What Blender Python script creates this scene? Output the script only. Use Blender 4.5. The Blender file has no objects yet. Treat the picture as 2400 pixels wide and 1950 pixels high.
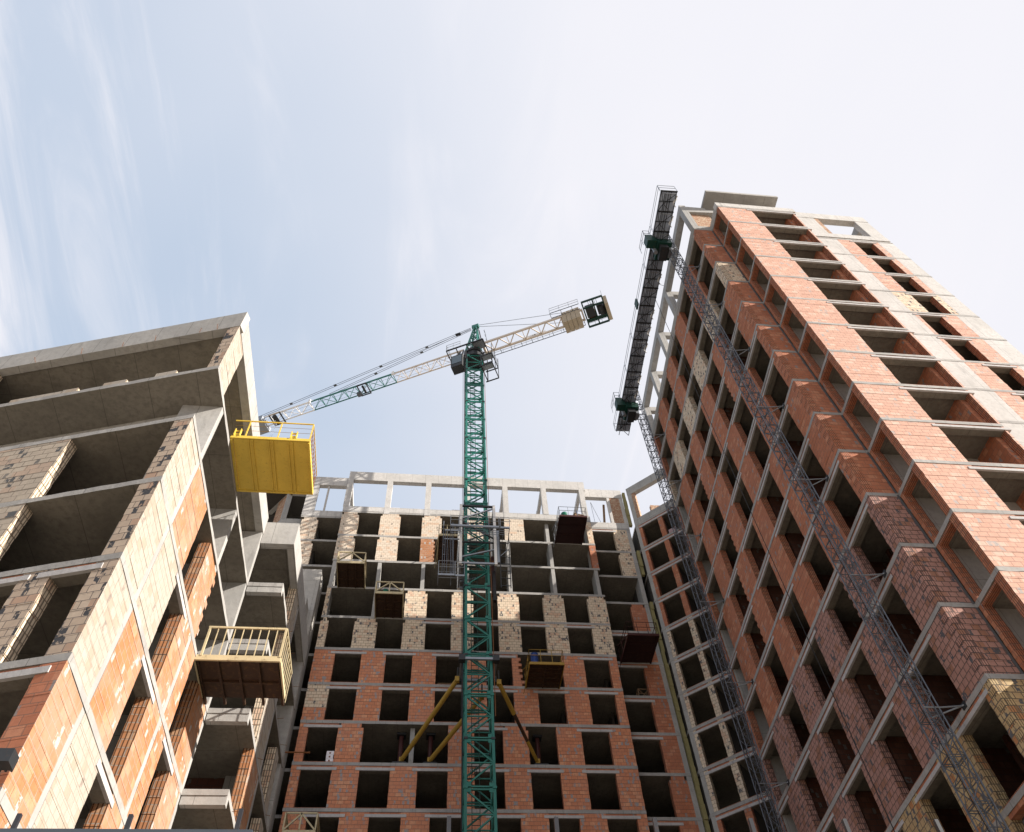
import bpy, math, random
from mathutils import Vector as V, Matrix
R=random.Random(7)
sc=bpy.context.scene; col=sc.collection
rad=math.radians
# ---------------------------------------------------------------- camera
P_,RL,HD=rad(55.5),rad(-4.69),rad(9.46)
cp,sp=math.cos(P_),math.sin(P_)
F=V((0,cp,sp)); R0=V((1,0,0)); U0=R0.cross(F)
Rt=math.cos(RL)*R0+math.sin(RL)*U0; Up=-math.sin(RL)*R0+math.cos(RL)*U0
rz=Matrix.Rotation(-HD,3,'Z'); F,Rt,Up=rz@F,rz@Rt,rz@Up
cam=bpy.data.cameras.new('camera'); co=bpy.data.objects.new('camera',cam); col.objects.link(co)
m=Matrix((Rt,Up,-F)).transposed().to_4x4(); m.translation=V((0,0,1.6)); co.matrix_world=m
cam.sensor_width=36; cam.lens=1823.2/2400*36; cam.clip_end=5000; cam.clip_start=.05
sc.camera=co
# ---------------------------------------------------------------- light
SAZ,SEL=rad(-21),rad(28.5)      # azimuth from +x, elevation
S=V((math.cos(SAZ)*math.cos(SEL),math.sin(SAZ)*math.cos(SEL),math.sin(SEL)))
sun=bpy.data.lights.new('sun','SUN'); sun.energy=5.0; sun.angle=rad(.5); sun.color=(1,.93,.84)
so=bpy.data.objects.new('sun',sun); col.objects.link(so); so.rotation_euler=S.to_track_quat('Z','Y').to_euler()
w=bpy.data.worlds.new('World'); sc.world=w; w.use_nodes=True
nt=w.node_tree; nt.nodes.clear()
def N(nt,t,**k):
    n=nt.nodes.new(t)
    for a,b in k.items():
        if a=='I':
            for i,v in b.items(): n.inputs[i].default_value=v
        else: setattr(n,a,b)
    return n
def K(nt,a,b): nt.links.new(a,b)
sky=N(nt,'ShaderNodeTexSky',sky_type='NISHITA',sun_disc=False,sun_elevation=SEL,sun_rotation=rad(90)-SAZ,altitude=100,air_density=1.0,dust_density=2.2,ozone_density=1.0)
tc=N(nt,'ShaderNodeTexCoord')
sxz=N(nt,'ShaderNodeSeparateXYZ'); K(nt,tc.outputs['Generated'],sxz.inputs[0])
zc=N(nt,'ShaderNodeMath',operation='MAXIMUM',I={1:.12}); K(nt,sxz.outputs[2],zc.inputs[0])
px=N(nt,'ShaderNodeMath',operation='DIVIDE'); K(nt,sxz.outputs[0],px.inputs[0]); K(nt,zc.outputs[0],px.inputs[1])
py=N(nt,'ShaderNodeMath',operation='DIVIDE'); K(nt,sxz.outputs[1],py.inputs[0]); K(nt,zc.outputs[0],py.inputs[1])
pv=N(nt,'ShaderNodeCombineXYZ'); K(nt,px.outputs[0],pv.inputs[0]); K(nt,py.outputs[0],pv.inputs[1])
mp=N(nt,'ShaderNodeMapping',I={'Rotation':(0,0,rad(-38)),'Scale':(1.9,.5,1),'Location':(.6,.2,0)}); K(nt,pv.outputs[0],mp.inputs['Vector'])
n1=N(nt,'ShaderNodeTexNoise',I={'Scale':1.9,'Detail':12,'Roughness':.6,'Distortion':1.1}); K(nt,mp.outputs[0],n1.inputs['Vector'])
n2=N(nt,'ShaderNodeTexNoise',I={'Scale':1.6,'Detail':3,'Roughness':.5}); K(nt,pv.outputs[0],n2.inputs['Vector'])
dt=N(nt,'ShaderNodeVectorMath',operation='DOT_PRODUCT'); K(nt,tc.outputs['Generated'],dt.inputs[0]); dt.inputs[1].default_value=(.9,-.35,.15)
hz=N(nt,'ShaderNodeMapRange',I={'From Min':-.45,'From Max':.36,'To Min':0,'To Max':.96}); hz.interpolation_type='SMOOTHSTEP'; K(nt,dt.outputs['Value'],hz.inputs[0])
c1=N(nt,'ShaderNodeMapRange',I={'From Min':.46,'From Max':.66,'To Min':0,'To Max':1.0}); c1.interpolation_type='SMOOTHSTEP'; K(nt,n1.outputs['Fac'],c1.inputs[0])
c2=N(nt,'ShaderNodeMapRange',I={'From Min':.36,'From Max':.60,'To Min':.12,'To Max':1.0}); K(nt,n2.outputs['Fac'],c2.inputs[0])
cm=N(nt,'ShaderNodeMath',operation='MULTIPLY'); K(nt,c1.outputs[0],cm.inputs[0]); K(nt,c2.outputs[0],cm.inputs[1])
cb=N(nt,'ShaderNodeMath',operation='MULTIPLY_ADD',I={1:.26,2:.0}); K(nt,c2.outputs[0],cb.inputs[0])
cs=N(nt,'ShaderNodeMath',operation='ADD'); K(nt,cm.outputs[0],cs.inputs[0]); K(nt,cb.outputs[0],cs.inputs[1])
mx=N(nt,'ShaderNodeMath',operation='SUBTRACT',I={0:1.0}); K(nt,cs.outputs[0],mx.inputs[1])
mh=N(nt,'ShaderNodeMath',operation='SUBTRACT',I={0:1.0}); K(nt,hz.outputs[0],mh.inputs[1])
mm=N(nt,'ShaderNodeMath',operation='MULTIPLY'); K(nt,mx.outputs[0],mm.inputs[0]); K(nt,mh.outputs[0],mm.inputs[1])
fc=N(nt,'ShaderNodeMath',operation='SUBTRACT',use_clamp=True,I={0:1.0}); K(nt,mm.outputs[0],fc.inputs[1])
hs=N(nt,'ShaderNodeMix',data_type='RGBA',blend_type='MIX'); hs.inputs[0].default_value=.8
K(nt,sky.outputs[0],hs.inputs[6]); hs.inputs[7].default_value=(3.35,4.25,5.5,1)
ml=N(nt,'ShaderNodeMix',data_type='RGBA'); K(nt,fc.outputs[0],ml.inputs[0]); K(nt,hs.outputs[2],ml.inputs[6]); ml.inputs[7].default_value=(6.0,5.95,6.3,1)
bg=N(nt,'ShaderNodeBackground',I={'Strength':.067}); K(nt,ml.outputs[2],bg.inputs[0])
wo=N(nt,'ShaderNodeOutputWorld'); K(nt,bg.outputs[0],wo.inputs[0])
sc.view_settings.view_transform='Standard'; sc.view_settings.look='None'; sc.view_settings.gamma=1; sc.view_settings.use_curve_mapping=False
sc.view_settings.exposure=1.2
# ---------------------------------------------------------------- materials
def mat(name):
    m=bpy.data.materials.new(name); m.use_nodes=True; nt=m.node_tree
    b=nt.nodes['Principled BSDF']; b.inputs['Specular IOR Level'].default_value=.25; return m,nt,b
def c4(c): return (c[0],c[1],c[2],1)
def ramp(nt,src,stops):
    r=N(nt,'ShaderNodeValToRGB'); e=r.color_ramp.elements
    while len(e)<len(stops): e.new(.5)
    for i,(p,c) in enumerate(stops): e[i].position=p; e[i].color=c4(c)
    K(nt,src,r.inputs[0]); return r.outputs[0]
def mixc(nt,f,a,b,bt='MIX'):
    x=N(nt,'ShaderNodeMix',data_type='RGBA',blend_type=bt)
    for s,i in ((f,0),(a,6),(b,7)):
        if hasattr(s,'links'): K(nt,s,x.inputs[i])
        elif isinstance(s,tuple): x.inputs[i].default_value=c4(s)
        else: x.inputs[i].default_value=s
    return x.outputs[2]
def noise(nt,vec,scale,detail=5,rough=.6,dist=0):
    n=N(nt,'ShaderNodeTexNoise',I={'Scale':scale,'Detail':detail,'Roughness':rough,'Distortion':dist}); K(nt,vec,n.inputs['Vector']); return n.outputs['Fac']
def geo(nt): return N(nt,'ShaderNodeNewGeometry').outputs['Position']
def bump(nt,b,h,st=.3,d=.02,prev=None):
    x=N(nt,'ShaderNodeBump',I={'Strength':st,'Distance':d}); K(nt,h,x.inputs['Height'])
    if prev: K(nt,prev,x.inputs['Normal'])
    K(nt,x.outputs[0],b.inputs['Normal']); return x.outputs[0]
def concrete(name,a,bc,seam=None,dark=.75,rough=.9):
    m,nt,b=mat(name); p=geo(nt)
    f1=noise(nt,p,.55,6,.65,.4); f2=noise(nt,p,5,8,.7); 
    mpv=N(nt,'ShaderNodeMapping',I={'Scale':(2.2,2.2,.35)}); K(nt,p,mpv.inputs[0]); f3=noise(nt,mpv.outputs[0],1.6,5,.6)
    c=mixc(nt,ramp(nt,f1,[(.35,(0,0,0)),(.65,(1,1,1))]),a,bc)
    c=mixc(nt,ramp(nt,f2,[(.3,(1,1,1)),(.55,(0,0,0))]),c,tuple(x*dark for x in a))
    c=mixc(nt,ramp(nt,f3,[(.56,(0,0,0)),(.72,(.55,.55,.55))]),c,tuple(x*.55 for x in a))
    if seam:
        uv=N(nt,'ShaderNodeUVMap').outputs[0]
        br=N(nt,'ShaderNodeTexBrick',offset=0,I={'Scale':1,'Mortar Size':.012,'Mortar Smooth':.4,'Brick Width':seam[0],'Row Height':seam[1]}); K(nt,uv,br.inputs[0])
        c=mixc(nt,br.outputs['Fac'],c,tuple(x*.45 for x in a))
    vo=N(nt,'ShaderNodeTexVoronoi',feature='F1',I={'Scale':9}); K(nt,p,vo.inputs[0])
    pit=ramp(nt,vo.outputs['Distance'],[(.02,(0,0,0)),(.05,(1,1,1))])
    c=mixc(nt,pit,tuple(x*.35 for x in a),c)
    K(nt,c,b.inputs['Base Color']); b.inputs['Roughness'].default_value=rough
    bump(nt,b,f2,.35,.03); return m
def brick(name,c1,c2,c3,mort,bw=.38,bh=.248,patch=.1,pcol=(.2,.2,.2),msize=.012,smear=.25,ribs=0):
    m,nt,b=mat(name); uv=N(nt,'ShaderNodeUVMap').outputs[0]; p=geo(nt)
    wob=N(nt,'ShaderNodeTexNoise',I={'Scale':3,'Detail':2}); K(nt,p,wob.inputs['Vector'])
    ws=N(nt,'ShaderNodeVectorMath',operation='SCALE'); K(nt,wob.outputs['Color'],ws.inputs[0]); ws.inputs['Scale'].default_value=.02
    uvw=N(nt,'ShaderNodeVectorMath',operation='ADD'); K(nt,uv,uvw.inputs[0]); K(nt,ws.outputs[0],uvw.inputs[1])
    br=N(nt,'ShaderNodeTexBrick',I={'Color1':c4(c1),'Color2':c4(c2),'Mortar':c4(mort),'Scale':1,'Mortar Size':msize,'Mortar Smooth':.2,'Bias':0,'Brick Width':bw,'Row Height':bh})
    K(nt,uvw.outputs[0],br.inputs[0])
    # odd blocks of another colour: white noise per cell
    sx=N(nt,'ShaderNodeSeparateXYZ'); K(nt,uv,sx.inputs[0])
    def cell(w_,h_,seed):
        fy=N(nt,'ShaderNodeMath',operation='DIVIDE',I={1:h_}); K(nt,sx.outputs[1],fy.inputs[0])
        fl=N(nt,'ShaderNodeMath',operation='FLOOR'); K(nt,fy.outputs[0],fl.inputs[0])
        od=N(nt,'ShaderNodeMath',operation='MULTIPLY_ADD',I={1:.37,2:seed}); K(nt,fl.outputs[0],od.inputs[0])
        fx=N(nt,'ShaderNodeMath',operation='DIVIDE',I={1:w_}); K(nt,sx.outputs[0],fx.inputs[0])
        fa=N(nt,'ShaderNodeMath',operation='ADD'); K(nt,fx.outputs[0],fa.inputs[0]); K(nt,od.outputs[0],fa.inputs[1])
        fr=N(nt,'ShaderNodeMath',operation='FLOOR'); K(nt,fa.outputs[0],fr.inputs[0])
        cx=N(nt,'ShaderNodeCombineXYZ'); K(nt,fr.outputs[0],cx.inputs[0]); K(nt,fl.outputs[0],cx.inputs[1]); cx.inputs[2].default_value=seed
        wn=N(nt,'ShaderNodeTexWhiteNoise'); K(nt,cx.outputs[0],wn.inputs['Vector']); return wn.outputs['Value']
    odd=ramp(nt,cell(bw,bh,1.3),[(.80,(0,0,0)),(.82,(1,1,1))])
    bc=mixc(nt,odd,br.outputs['Color'],c3)
    bc=mixc(nt,br.outputs['Fac'],bc,mort)
    f2=noise(nt,p,7,6,.65); bc=mixc(nt,ramp(nt,f2,[(.35,(0,0,0)),(.7,(.5,.5,.5))]),bc,tuple(x*.62 for x in c1))
    f1=noise(nt,p,.7,5,.6)
    bc=mixc(nt,ramp(nt,f1,[(.4,(0,0,0)),(.7,(smear,smear,smear))]),bc,tuple(.5*x+.5*y for x,y in zip(c2,pcol)))
    if patch:
        pn=cell(.14,bh,4.7); pe=noise(nt,p,9,3,.5)
        pm=ramp(nt,pn,[(1-patch-.004,(0,0,0)),(1-patch,(1,1,1))])
        pk=mixc(nt,ramp(nt,pe,[(.40,(0,0,0)),(.48,(1,1,1))]),(0,0,0),pm)
        bc=mixc(nt,pk,bc,pcol)
    if ribs:
        wv=N(nt,'ShaderNodeMath',operation='MULTIPLY',I={1:1/ribs}); K(nt,sx.outputs[0],wv.inputs[0])
        fr=N(nt,'ShaderNodeMath',operation='FRACT'); K(nt,wv.outputs[0],fr.inputs[0])
        rb=ramp(nt,fr.outputs[0],[(.0,(1,1,1)),(.28,(1,1,1)),(.34,(0,0,0)),(.94,(0,0,0)),(1,(1,1,1))])
        bc=mixc(nt,rb,bc,tuple(x*.22 for x in c1))
        hh=rb
    K(nt,bc,b.inputs['Base Color']); b.inputs['Roughness'].default_value=.88
    inv=N(nt,'ShaderNodeMath',operation='SUBTRACT',I={0:1.0}); K(nt,br.outputs['Fac'],inv.inputs[1])
    pv=bump(nt,b,inv.outputs[0],.6,.012)
    gv=N(nt,'ShaderNodeMapping',I={'Scale':(60,60,2) if not ribs else (10,10,10)}); K(nt,p,gv.inputs[0])
    g=noise(nt,gv.outputs[0],1,2,.5); bump(nt,b,g,.25,.01,pv)
    return m
def paint(name,c,rough=.5,metal=0,rust=.12,rc=(.12,.06,.03),sc_=6):
    m,nt,b=mat(name); p=geo(nt); f=noise(nt,p,sc_,6,.7)
    k=mixc(nt,ramp(nt,noise(nt,p,1.3,4,.6),[(.3,(0,0,0)),(.7,(.6,.6,.6))]),c,tuple(x*.72 for x in c))
    k=mixc(nt,ramp(nt,f,[(.62-rust*.5,(0,0,0)),(.72,(rust*4,)*3 if rust<.25 else (1,1,1))]),k,rc)
    K(nt,k,b.inputs['Base Color']); b.inputs['Roughness'].default_value=rough; b.inputs['Metallic'].default_value=metal
    bump(nt,b,f,.1,.01); return m
MT={}
MT['conc']=concrete('concrete',(.38,.365,.345),(.28,.275,.265),seam=(1.22,5.0))
MT['slab']=concrete('slab_concrete',(.36,.345,.325),(.26,.25,.24),seam=(1.65,9.0))
MT['soff']=concrete('shade_tinted_soffit',(.20,.18,.15),(.145,.13,.108),seam=(1.65,9.0),dark=.6)  # slab undersides: shade painted in as a darker copy of the slab concrete
MT['conc2']=concrete('cast_concrete_wall',(.42,.40,.375),(.34,.325,.30),seam=(1.2,3.0))
MT['concin']=concrete('shade_tinted_inner_concrete',(.06,.054,.048),(.045,.04,.035))  # room and core walls near black, indoor shade painted into the colour
MT['lint']=concrete('lintel_concrete',(.46,.44,.43),(.38,.365,.36))
RD=((.45,.168,.09),(.38,.135,.07),(.50,.22,.125),(.20,.115,.08))
MT['red']=brick('red_block',*RD,patch=.05,pcol=(.24,.20,.185))
MT['redin']=brick('shade_tinted_inner_red',(.10,.036,.02),(.08,.028,.017),(.11,.045,.028),(.04,.03,.025),patch=.04,pcol=(.1,.09,.08))  # indoor brick: red block darkened, the rooms' shade put into its colour
MT['redlit']=brick('sun_tinted_red_block',(.58,.335,.25),(.53,.295,.215),(.62,.42,.33),(.20,.125,.10),patch=.045,pcol=(.34,.30,.28))  # red brick of the sunlit tower faces, paled to paint in strong sun
MT['redh']=brick('red_block_end',*RD,bw=.4,patch=0,ribs=.085,msize=.02)
OR=((.41,.18,.08),(.36,.155,.068),(.43,.25,.14),(.30,.25,.205))
MT['org']=brick('orange_block',*OR,patch=.06,pcol=(.40,.36,.33),smear=.7)
MT['orgh']=brick('orange_block_end',*OR,bw=.45,patch=0,ribs=.11,msize=.02)
PU=((.41,.225,.18),(.36,.19,.15),(.30,.14,.085),(.045,.038,.038))
MT['pur']=brick('mauve_block',*PU,patch=.09,pcol=(.09,.085,.09),msize=.016,bw=.3)
MT['purh']=brick('mauve_block_end',*PU,bw=.4,patch=0,ribs=.09,msize=.025)
YE=((.50,.37,.20),(.46,.30,.15),(.42,.16,.06),(.07,.055,.05))
MT['yel']=brick('yellow_mix_block',*YE,patch=.1,pcol=(.10,.10,.105),msize=.018,bw=.3)
MT['yelh']=brick('yellow_mix_end',*YE,bw=.4,patch=0,ribs=.09,msize=.02)
BE=((.68,.56,.42),(.63,.50,.37),(.60,.40,.28),(.17,.12,.085))
MT['bei']=brick('beige_block',*BE,patch=.10,pcol=(.10,.10,.105),msize=.012,bw=.34,smear=.12)
MT['beih']=brick('beige_block_end',*BE,bw=.4,patch=0,ribs=.1,msize=.018)
MT['bel']=brick('cream_block',(.40,.355,.30),(.37,.325,.275),(.35,.28,.215),(.26,.22,.18),patch=.02,pcol=(.24,.2,.17),msize=.009,bw=.34,smear=.3)
MT['bem']=brick('pale_cream_block',(.64,.545,.44),(.60,.50,.40),(.60,.42,.30),(.22,.17,.12),patch=.035,pcol=(.22,.19,.16),bw=.36,smear=.25)
MT['cwh']=concrete('pale_concrete',(.50,.48,.46),(.41,.395,.375),seam=(1.22,5.0))
MT['mrd']=brick('block_infill',(.58,.235,.125),(.50,.195,.105),(.62,.30,.17),(.20,.13,.10),patch=.085,pcol=(.27,.26,.26))
MT['beg']=brick('weathered_beige_block',(.50,.40,.31),(.43,.33,.25),(.42,.27,.19),(.10,.085,.08),patch=.15,pcol=(.055,.055,.06),bw=.36,smear=.2)
MT['cem']=paint('cement_smear',(.10,.10,.105),.9)
MT['beq']=brick('clean_beige_block',(.46,.39,.31),(.42,.35,.28),(.45,.33,.25),(.13,.11,.09),patch=.05,pcol=(.09,.09,.09),bw=.42,smear=.3)
MT['rough']=brick('rough_small_brick',(.42,.22,.13),(.34,.16,.09),(.50,.38,.26),(.22,.16,.12),bw=.16,bh=.07,patch=.2,pcol=(.45,.35,.25))
MT['teal']=paint('teal_paint',(.022,.155,.125),.42,rust=.06)
MT['dgrn']=paint('dark_green_paint',(.006,.04,.03),.5)
MT['crm']=paint('cream_paint',(.62,.54,.46),.45,rust=.06)
MT['wht']=paint('white_paint',(.75,.73,.70),.45,rust=.04)
MT['gal']=paint('galvanised_steel',(.27,.29,.32),.45,.5,rust=.05)
MT['gmd']=paint('mast_steel',(.12,.13,.15),.45,.4,rust=.05)
MT['dst']=paint('dark_steel',(.035,.038,.042),.5,.3)
MT['cw']=concrete('counterweight_concrete',(.42,.35,.26),(.36,.30,.22))
MT['yp']=paint('yellow_paint',(.64,.45,.07),.5,rust=.13,rc=(.22,.12,.02),sc_=9)
MT['py']=paint('pale_yellow_paint',(.50,.42,.26),.5,rust=.15)
MT['syl']=paint('strut_yellow_paint',(.34,.21,.035),.5,rust=.12)
MT['brn']=paint('brown_plywood',(.045,.024,.015),.6,rust=.2,rc=(.12,.065,.025))
MT['mar']=paint('maroon_steel',(.055,.016,.014),.5,rust=.08)
MT['mart']=paint('dark_maroon_deck',(.03,.012,.012),.6)
MT['deck']=paint('grey_deck_sheet',(.42,.48,.60),.5,.0)
MT['blu']=paint('blue_plastic',(.02,.05,.20),.4)
MT['grb']=paint('green_plastic',(.01,.16,.10),.4)
MT['ins']=paint('yellow_mineral_wool',(.25,.22,.10),.9,rust=.2,rc=(.16,.13,.05))
MT['gls']=paint('cab_glass',(.10,.14,.17),.12)
MT['wrp']=paint('white_wrap',(.70,.66,.68),.4,rust=.05,rc=(.5,.05,.05))
MT['pnk']=paint('wrapped_bricks',(.38,.26,.27),.5)
MT['blk']=paint('black_rubber',(.012,.012,.013),.5)
MT['wood']=paint('weathered_timber',(.22,.14,.08),.8)
MT['fen']=paint('painted_fence_steel',(.05,.06,.075),.45)
MT['fenp']=paint('fence_post_steel',(.03,.03,.035),.4)
MT['rst']=paint('rusty_steel',(.20,.08,.03),.8)
gm,nt_,b_=mat('sandy_ground'); K(nt_,mixc(nt_,ramp(nt_,noise(nt_,geo(nt_),.3,8,.7),[(.35,(0,0,0)),(.65,(1,1,1))]),(.25,.22,.18),(.34,.30,.245)),b_.inputs['Base Color']); b_.inputs['Roughness'].default_value=.95
MT['gnd']=gm
# ---------------------------------------------------------------- mesh builder
class MB:
    def __init__(s): s.v=[]; s.f=[]; s.m=[]; s.names=[]
    def mi(s,n):
        if n not in s.names: s.names.append(n)
        return s.names.index(n)
    def obox(s,o,a,b,c,mt='conc',mt2=None,ax=None):
        """box from corner o with edge vectors a,b,c; mt2 for the faces at both ends of axis ax"""
        o,a,b,c=V(o),V(a),V(b),V(c)
        if a.cross(b).dot(c)<0: a,b=b,a; ax={0:1,1:0}.get(ax,ax)
        k=len(s.v); s.v+= [o,o+a,o+a+b,o+b,o+c,o+a+c,o+a+b+c,o+b+c]
        i=s.mi(mt); j=s.mi(mt2) if mt2 else i
        fs=[((0,3,2,1),2),((4,5,6,7),2),((0,1,5,4),1),((2,3,7,6),1),((1,2,6,5),0),((3,0,4,7),0)]
        for f,n in fs: s.f.append(tuple(k+q for q in f)); s.m.append(j if n==ax else i)
        return s
    def box(s,x0,y0,z0,x1,y1,z1,mt='conc',**k): return s.obox((x0,y0,z0),(x1-x0,0,0),(0,y1-y0,0),(0,0,z1-z0),mt,**k)
    def bar(s,p,q,w=.05,h=None,mt='gal',up=(0,0,1)):
        p,q=V(p),V(q); d=q-p
        if d.length<1e-6: return s
        h=h or w; u=V(up)
        if abs(d.normalized().dot(u))>.95: u=V((0,1,0)) if abs(d.normalized().y)<.9 else V((1,0,0))
        a=d.cross(u).normalized(); b=a.cross(d).normalized()
        return s.obox(p-a*w/2-b*h/2,a*w,b*h,d,mt)
    def tube(s,p,q,r=.03,n=8,mt='gal',r2=None):
        p,q=V(p),V(q); d=(q-p).normalized(); u=V((0,0,1)) if abs(d.z)<.9 else V((1,0,0))
        a=d.cross(u).normalized(); b=a.cross(d); k=len(s.v); r2=r if r2 is None else r2; i=s.mi(mt)
        for (c,rr) in ((p,r),(q,r2)):
            for j in range(n):
                t=2*math.pi*j/n; s.v.append(c+a*rr*math.cos(t)+b*rr*math.sin(t))
        for j in range(n):
            j2=(j+1)%n; s.f.append((k+j,k+n+j,k+n+j2,k+j2)); s.m.append(i)
        s.f.append(tuple(k+j for j in range(n))); s.m.append(i)
        s.f.append(tuple(k+n+j for j in reversed(range(n)))); s.m.append(i); return s
    def poly(s,pts,z0,z1,mt='conc',bot=None):
        if mt=='slab':
            q=[]
            for j in range(len(pts)):
                a,b=V((*pts[j],0)),V((*pts[(j+1)%len(pts)],0)); m_=max(1,int((b-a).length/.45))
                for t in range(m_): c=a.lerp(b,t/m_); q.append((c.x,c.y))
            pts=q
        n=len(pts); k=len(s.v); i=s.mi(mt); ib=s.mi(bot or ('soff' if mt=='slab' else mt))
        ar=sum(pts[j][0]*pts[(j+1)%n][1]-pts[(j+1)%n][0]*pts[j][1] for j in range(n))
        if ar<0: pts=pts[::-1]
        for z in (z0,z1):
            for p in pts:
                ja=.009 if mt=='slab' else 0
                s.v.append(V((p[0]+J(ja),p[1]+J(ja),z)))
        s.f.append(tuple(k+j for j in reversed(range(n)))); s.m.append(ib)
        s.f.append(tuple(k+n+j for j in range(n))); s.m.append(i)
        for j in range(n):
            j2=(j+1)%n; s.f.append((k+j,k+j2,k+n+j2,k+n+j)); s.m.append(i)
        return s
    def build(s,name,parent=None,smooth=False,label=None):
        me=bpy.data.meshes.new(name)
        off=parent.location if parent is not None and parent.parent is None else V((0,0,0))
        if parent is not None and parent.parent is not None: off=V(parent['_o'])
        me.from_pydata([v-off for v in s.v],[],s.f)
        for n in s.names: me.materials.append(MT[n])
        for p,i in zip(me.polygons,s.m): p.material_index=i; p.use_smooth=smooth
        uv=me.uv_layers.new(name='UVMap'); Z=V((0,0,1))
        for p in me.polygons:
            nn=p.normal
            if abs(nn.z)>.7:
                for li in p.loop_indices:
                    v=s.v[me.loops[li].vertex_index]; uv.data[li].uv=(v.x,v.y)
            else:
                t=Z.cross(nn).normalized()
                for li in p.loop_indices:
                    v=s.v[me.loops[li].vertex_index]; uv.data[li].uv=(v.dot(t)+40,v.z)
        o=bpy.data.objects.new(name,me); col.objects.link(o)
        if parent is not None: o.parent=parent; o['_o']=tuple(off)
        else: o['_o']=(0,0,0)
        if label: o['label']=label
        return o
def thing(name,loc,label,cat,group=None):
    o=bpy.data.objects.new(name,None); col.objects.link(o); o.location=loc; o.empty_display_size=.5
    o['label']=label; o['category']=cat
    if group: o['group']=group
    return o
def tag(o,label,cat,group=None):
    o['label']=label; o['category']=cat
    if group: o['group']=group
    return o
J=lambda a: R.uniform(-a,a)
class Fr:
    """facade frame: u along e, outward normal n, inset so slabs stand proud"""
    def __init__(s,p0,e,n,inset=.012): s.p=V((p0[0],p0[1],0)); s.e=V((e[0],e[1],0)).normalized(); s.n=V((n[0],n[1],0)).normalized(); s.i=inset
    def P(s,u,z,d=0): return s.p+s.e*u+s.n*(d-s.i)+V((0,0,z))
    def box(s,mb,u0,u1,z0,z1,d0,d1,mt='conc',**k):
        return mb.obox(s.P(u0,z0,d0),s.e*(u1-u0),s.n*(d1-d0),V((0,0,z1-z0)),mt,**k)
def courses(fr,mb,u0,u1,z0,z1,mt,end=None,th=.38,jl=.012,jr=.012,rag=None,notch=0,cor=None):
    """brick pier laid course by course; rag: 'l'/'r' toothed edge; notch: top course short on both sides; cor 'l'/'r': corner showing alternate block ends"""
    h=.248; z=z0; i=0
    while z<z1-.02:
        zt=min(z+h,z1)
        if z1-zt<.06: zt=z1
        a,b=u0+J(jl),u1+J(jr)
        if rag=='r' : b=u1-(.0 if i%2 else .18)-R.random()*.12-.02*i
        if rag=='l' : a=u0+(.0 if i%2 else .16)
        if rag=='m' : b=u1-(.0 if i%2 else .10)
        if notch and zt>z1-notch: a+=.16; b-=.16
        d=J(.006)
        g=.005 if zt<z1 else 0
        if cor and i%2==0:
            cw=.3
            if cor=='l':
                fr.box(mb,a,a+cw,z,zt-g,-th,d,end); fr.box(mb,a+cw,b,z,zt-g,-th,d,mt,mt2=end,ax=0)
            else:
                fr.box(mb,b-cw,b,z,zt-g,-th,d,end); fr.box(mb,a,b-cw,z,zt-g,-th,d,mt,mt2=end,ax=0)
        else: fr.box(mb,a,b,z,zt-g,-th,d,mt,mt2=end,ax=0)
        z=zt; i+=1
def storey(fr,bld,ztop,zbot,piers,mt,end,lintels=(),slab=.2,th=.38,lz=(.33,.47),name='brick_wall',sill=.05,label=None,lth=.4):
    """piers: list of (u0,u1,opts) ; lintels: (u0,u1) window spans; one wall object with its lintels below it"""
    z1=ztop-slab; groups=[]
    for p in sorted(piers,key=lambda p:p[0]):
        if groups and any(abs(groups[-1][-1][1]-a)<.05 and abs(p[0]-b)<.05 for a,b in lintels): groups[-1].append(p)
        else: groups.append([p])
    done=set()
    for g in groups:
        mb=MB(); mine=[]
        for p in g:
            o=dict(p[2]) if len(p)>2 else {}
            mm=o.pop('mt',mt); ee=o.pop('end',end); zz1=o.pop('z1',z1); zz0=o.pop('z0',zbot)
            courses(fr,mb,p[0],p[1],zz0,zz1,mm,ee,th=th,**o)
        for (a,b) in lintels:
            if (a,b) not in done and any(abs(p[1]-a)<.05 or abs(p[0]-b)<.05 for p in g):
                done.add((a,b)); mine.append((a,b))
                fr.box(mb,a-.02,b+.02,ztop-lz[0],z1,-th+.03,-.02,'red' if mt!='org' else 'org')
                if sill: fr.box(mb,a-.02,b+.02,zbot,zbot+sill,-th+.02,-.01+J(.004),'redh')
        wall=mb.build(name,bld,label=label)
        if NOLINT[0]: continue
        for (a,b) in mine:
            l=MB(); a_,b_,z_=a-.22-R.random()*.12,b+.22+R.random()*.12,ztop-lz[1]+J(.01); fr.box(l,a_,b_,z_,ztop-lz[0]+.003,-.07,.03,'lint'); fr.box(l,a_+.01,b_-.01,z_+.004,ztop-lz[0]-.004,-lth,-.071,'soff'); l.build('lintel',wall)  # pale front strip; body behind it carries painted underside shade
NOLINT=[False]

# ================================================================ ground
g=MB(); g.v=[V((-900,-900,0)),V((900,-900,0)),V((900,900,0)),V((-900,900,0))]; g.f=[(0,1,2,3)]; g.m=[g.mi('gnd')]
go=g.build('ground'); go['kind']='structure'; del go['_o']
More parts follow.
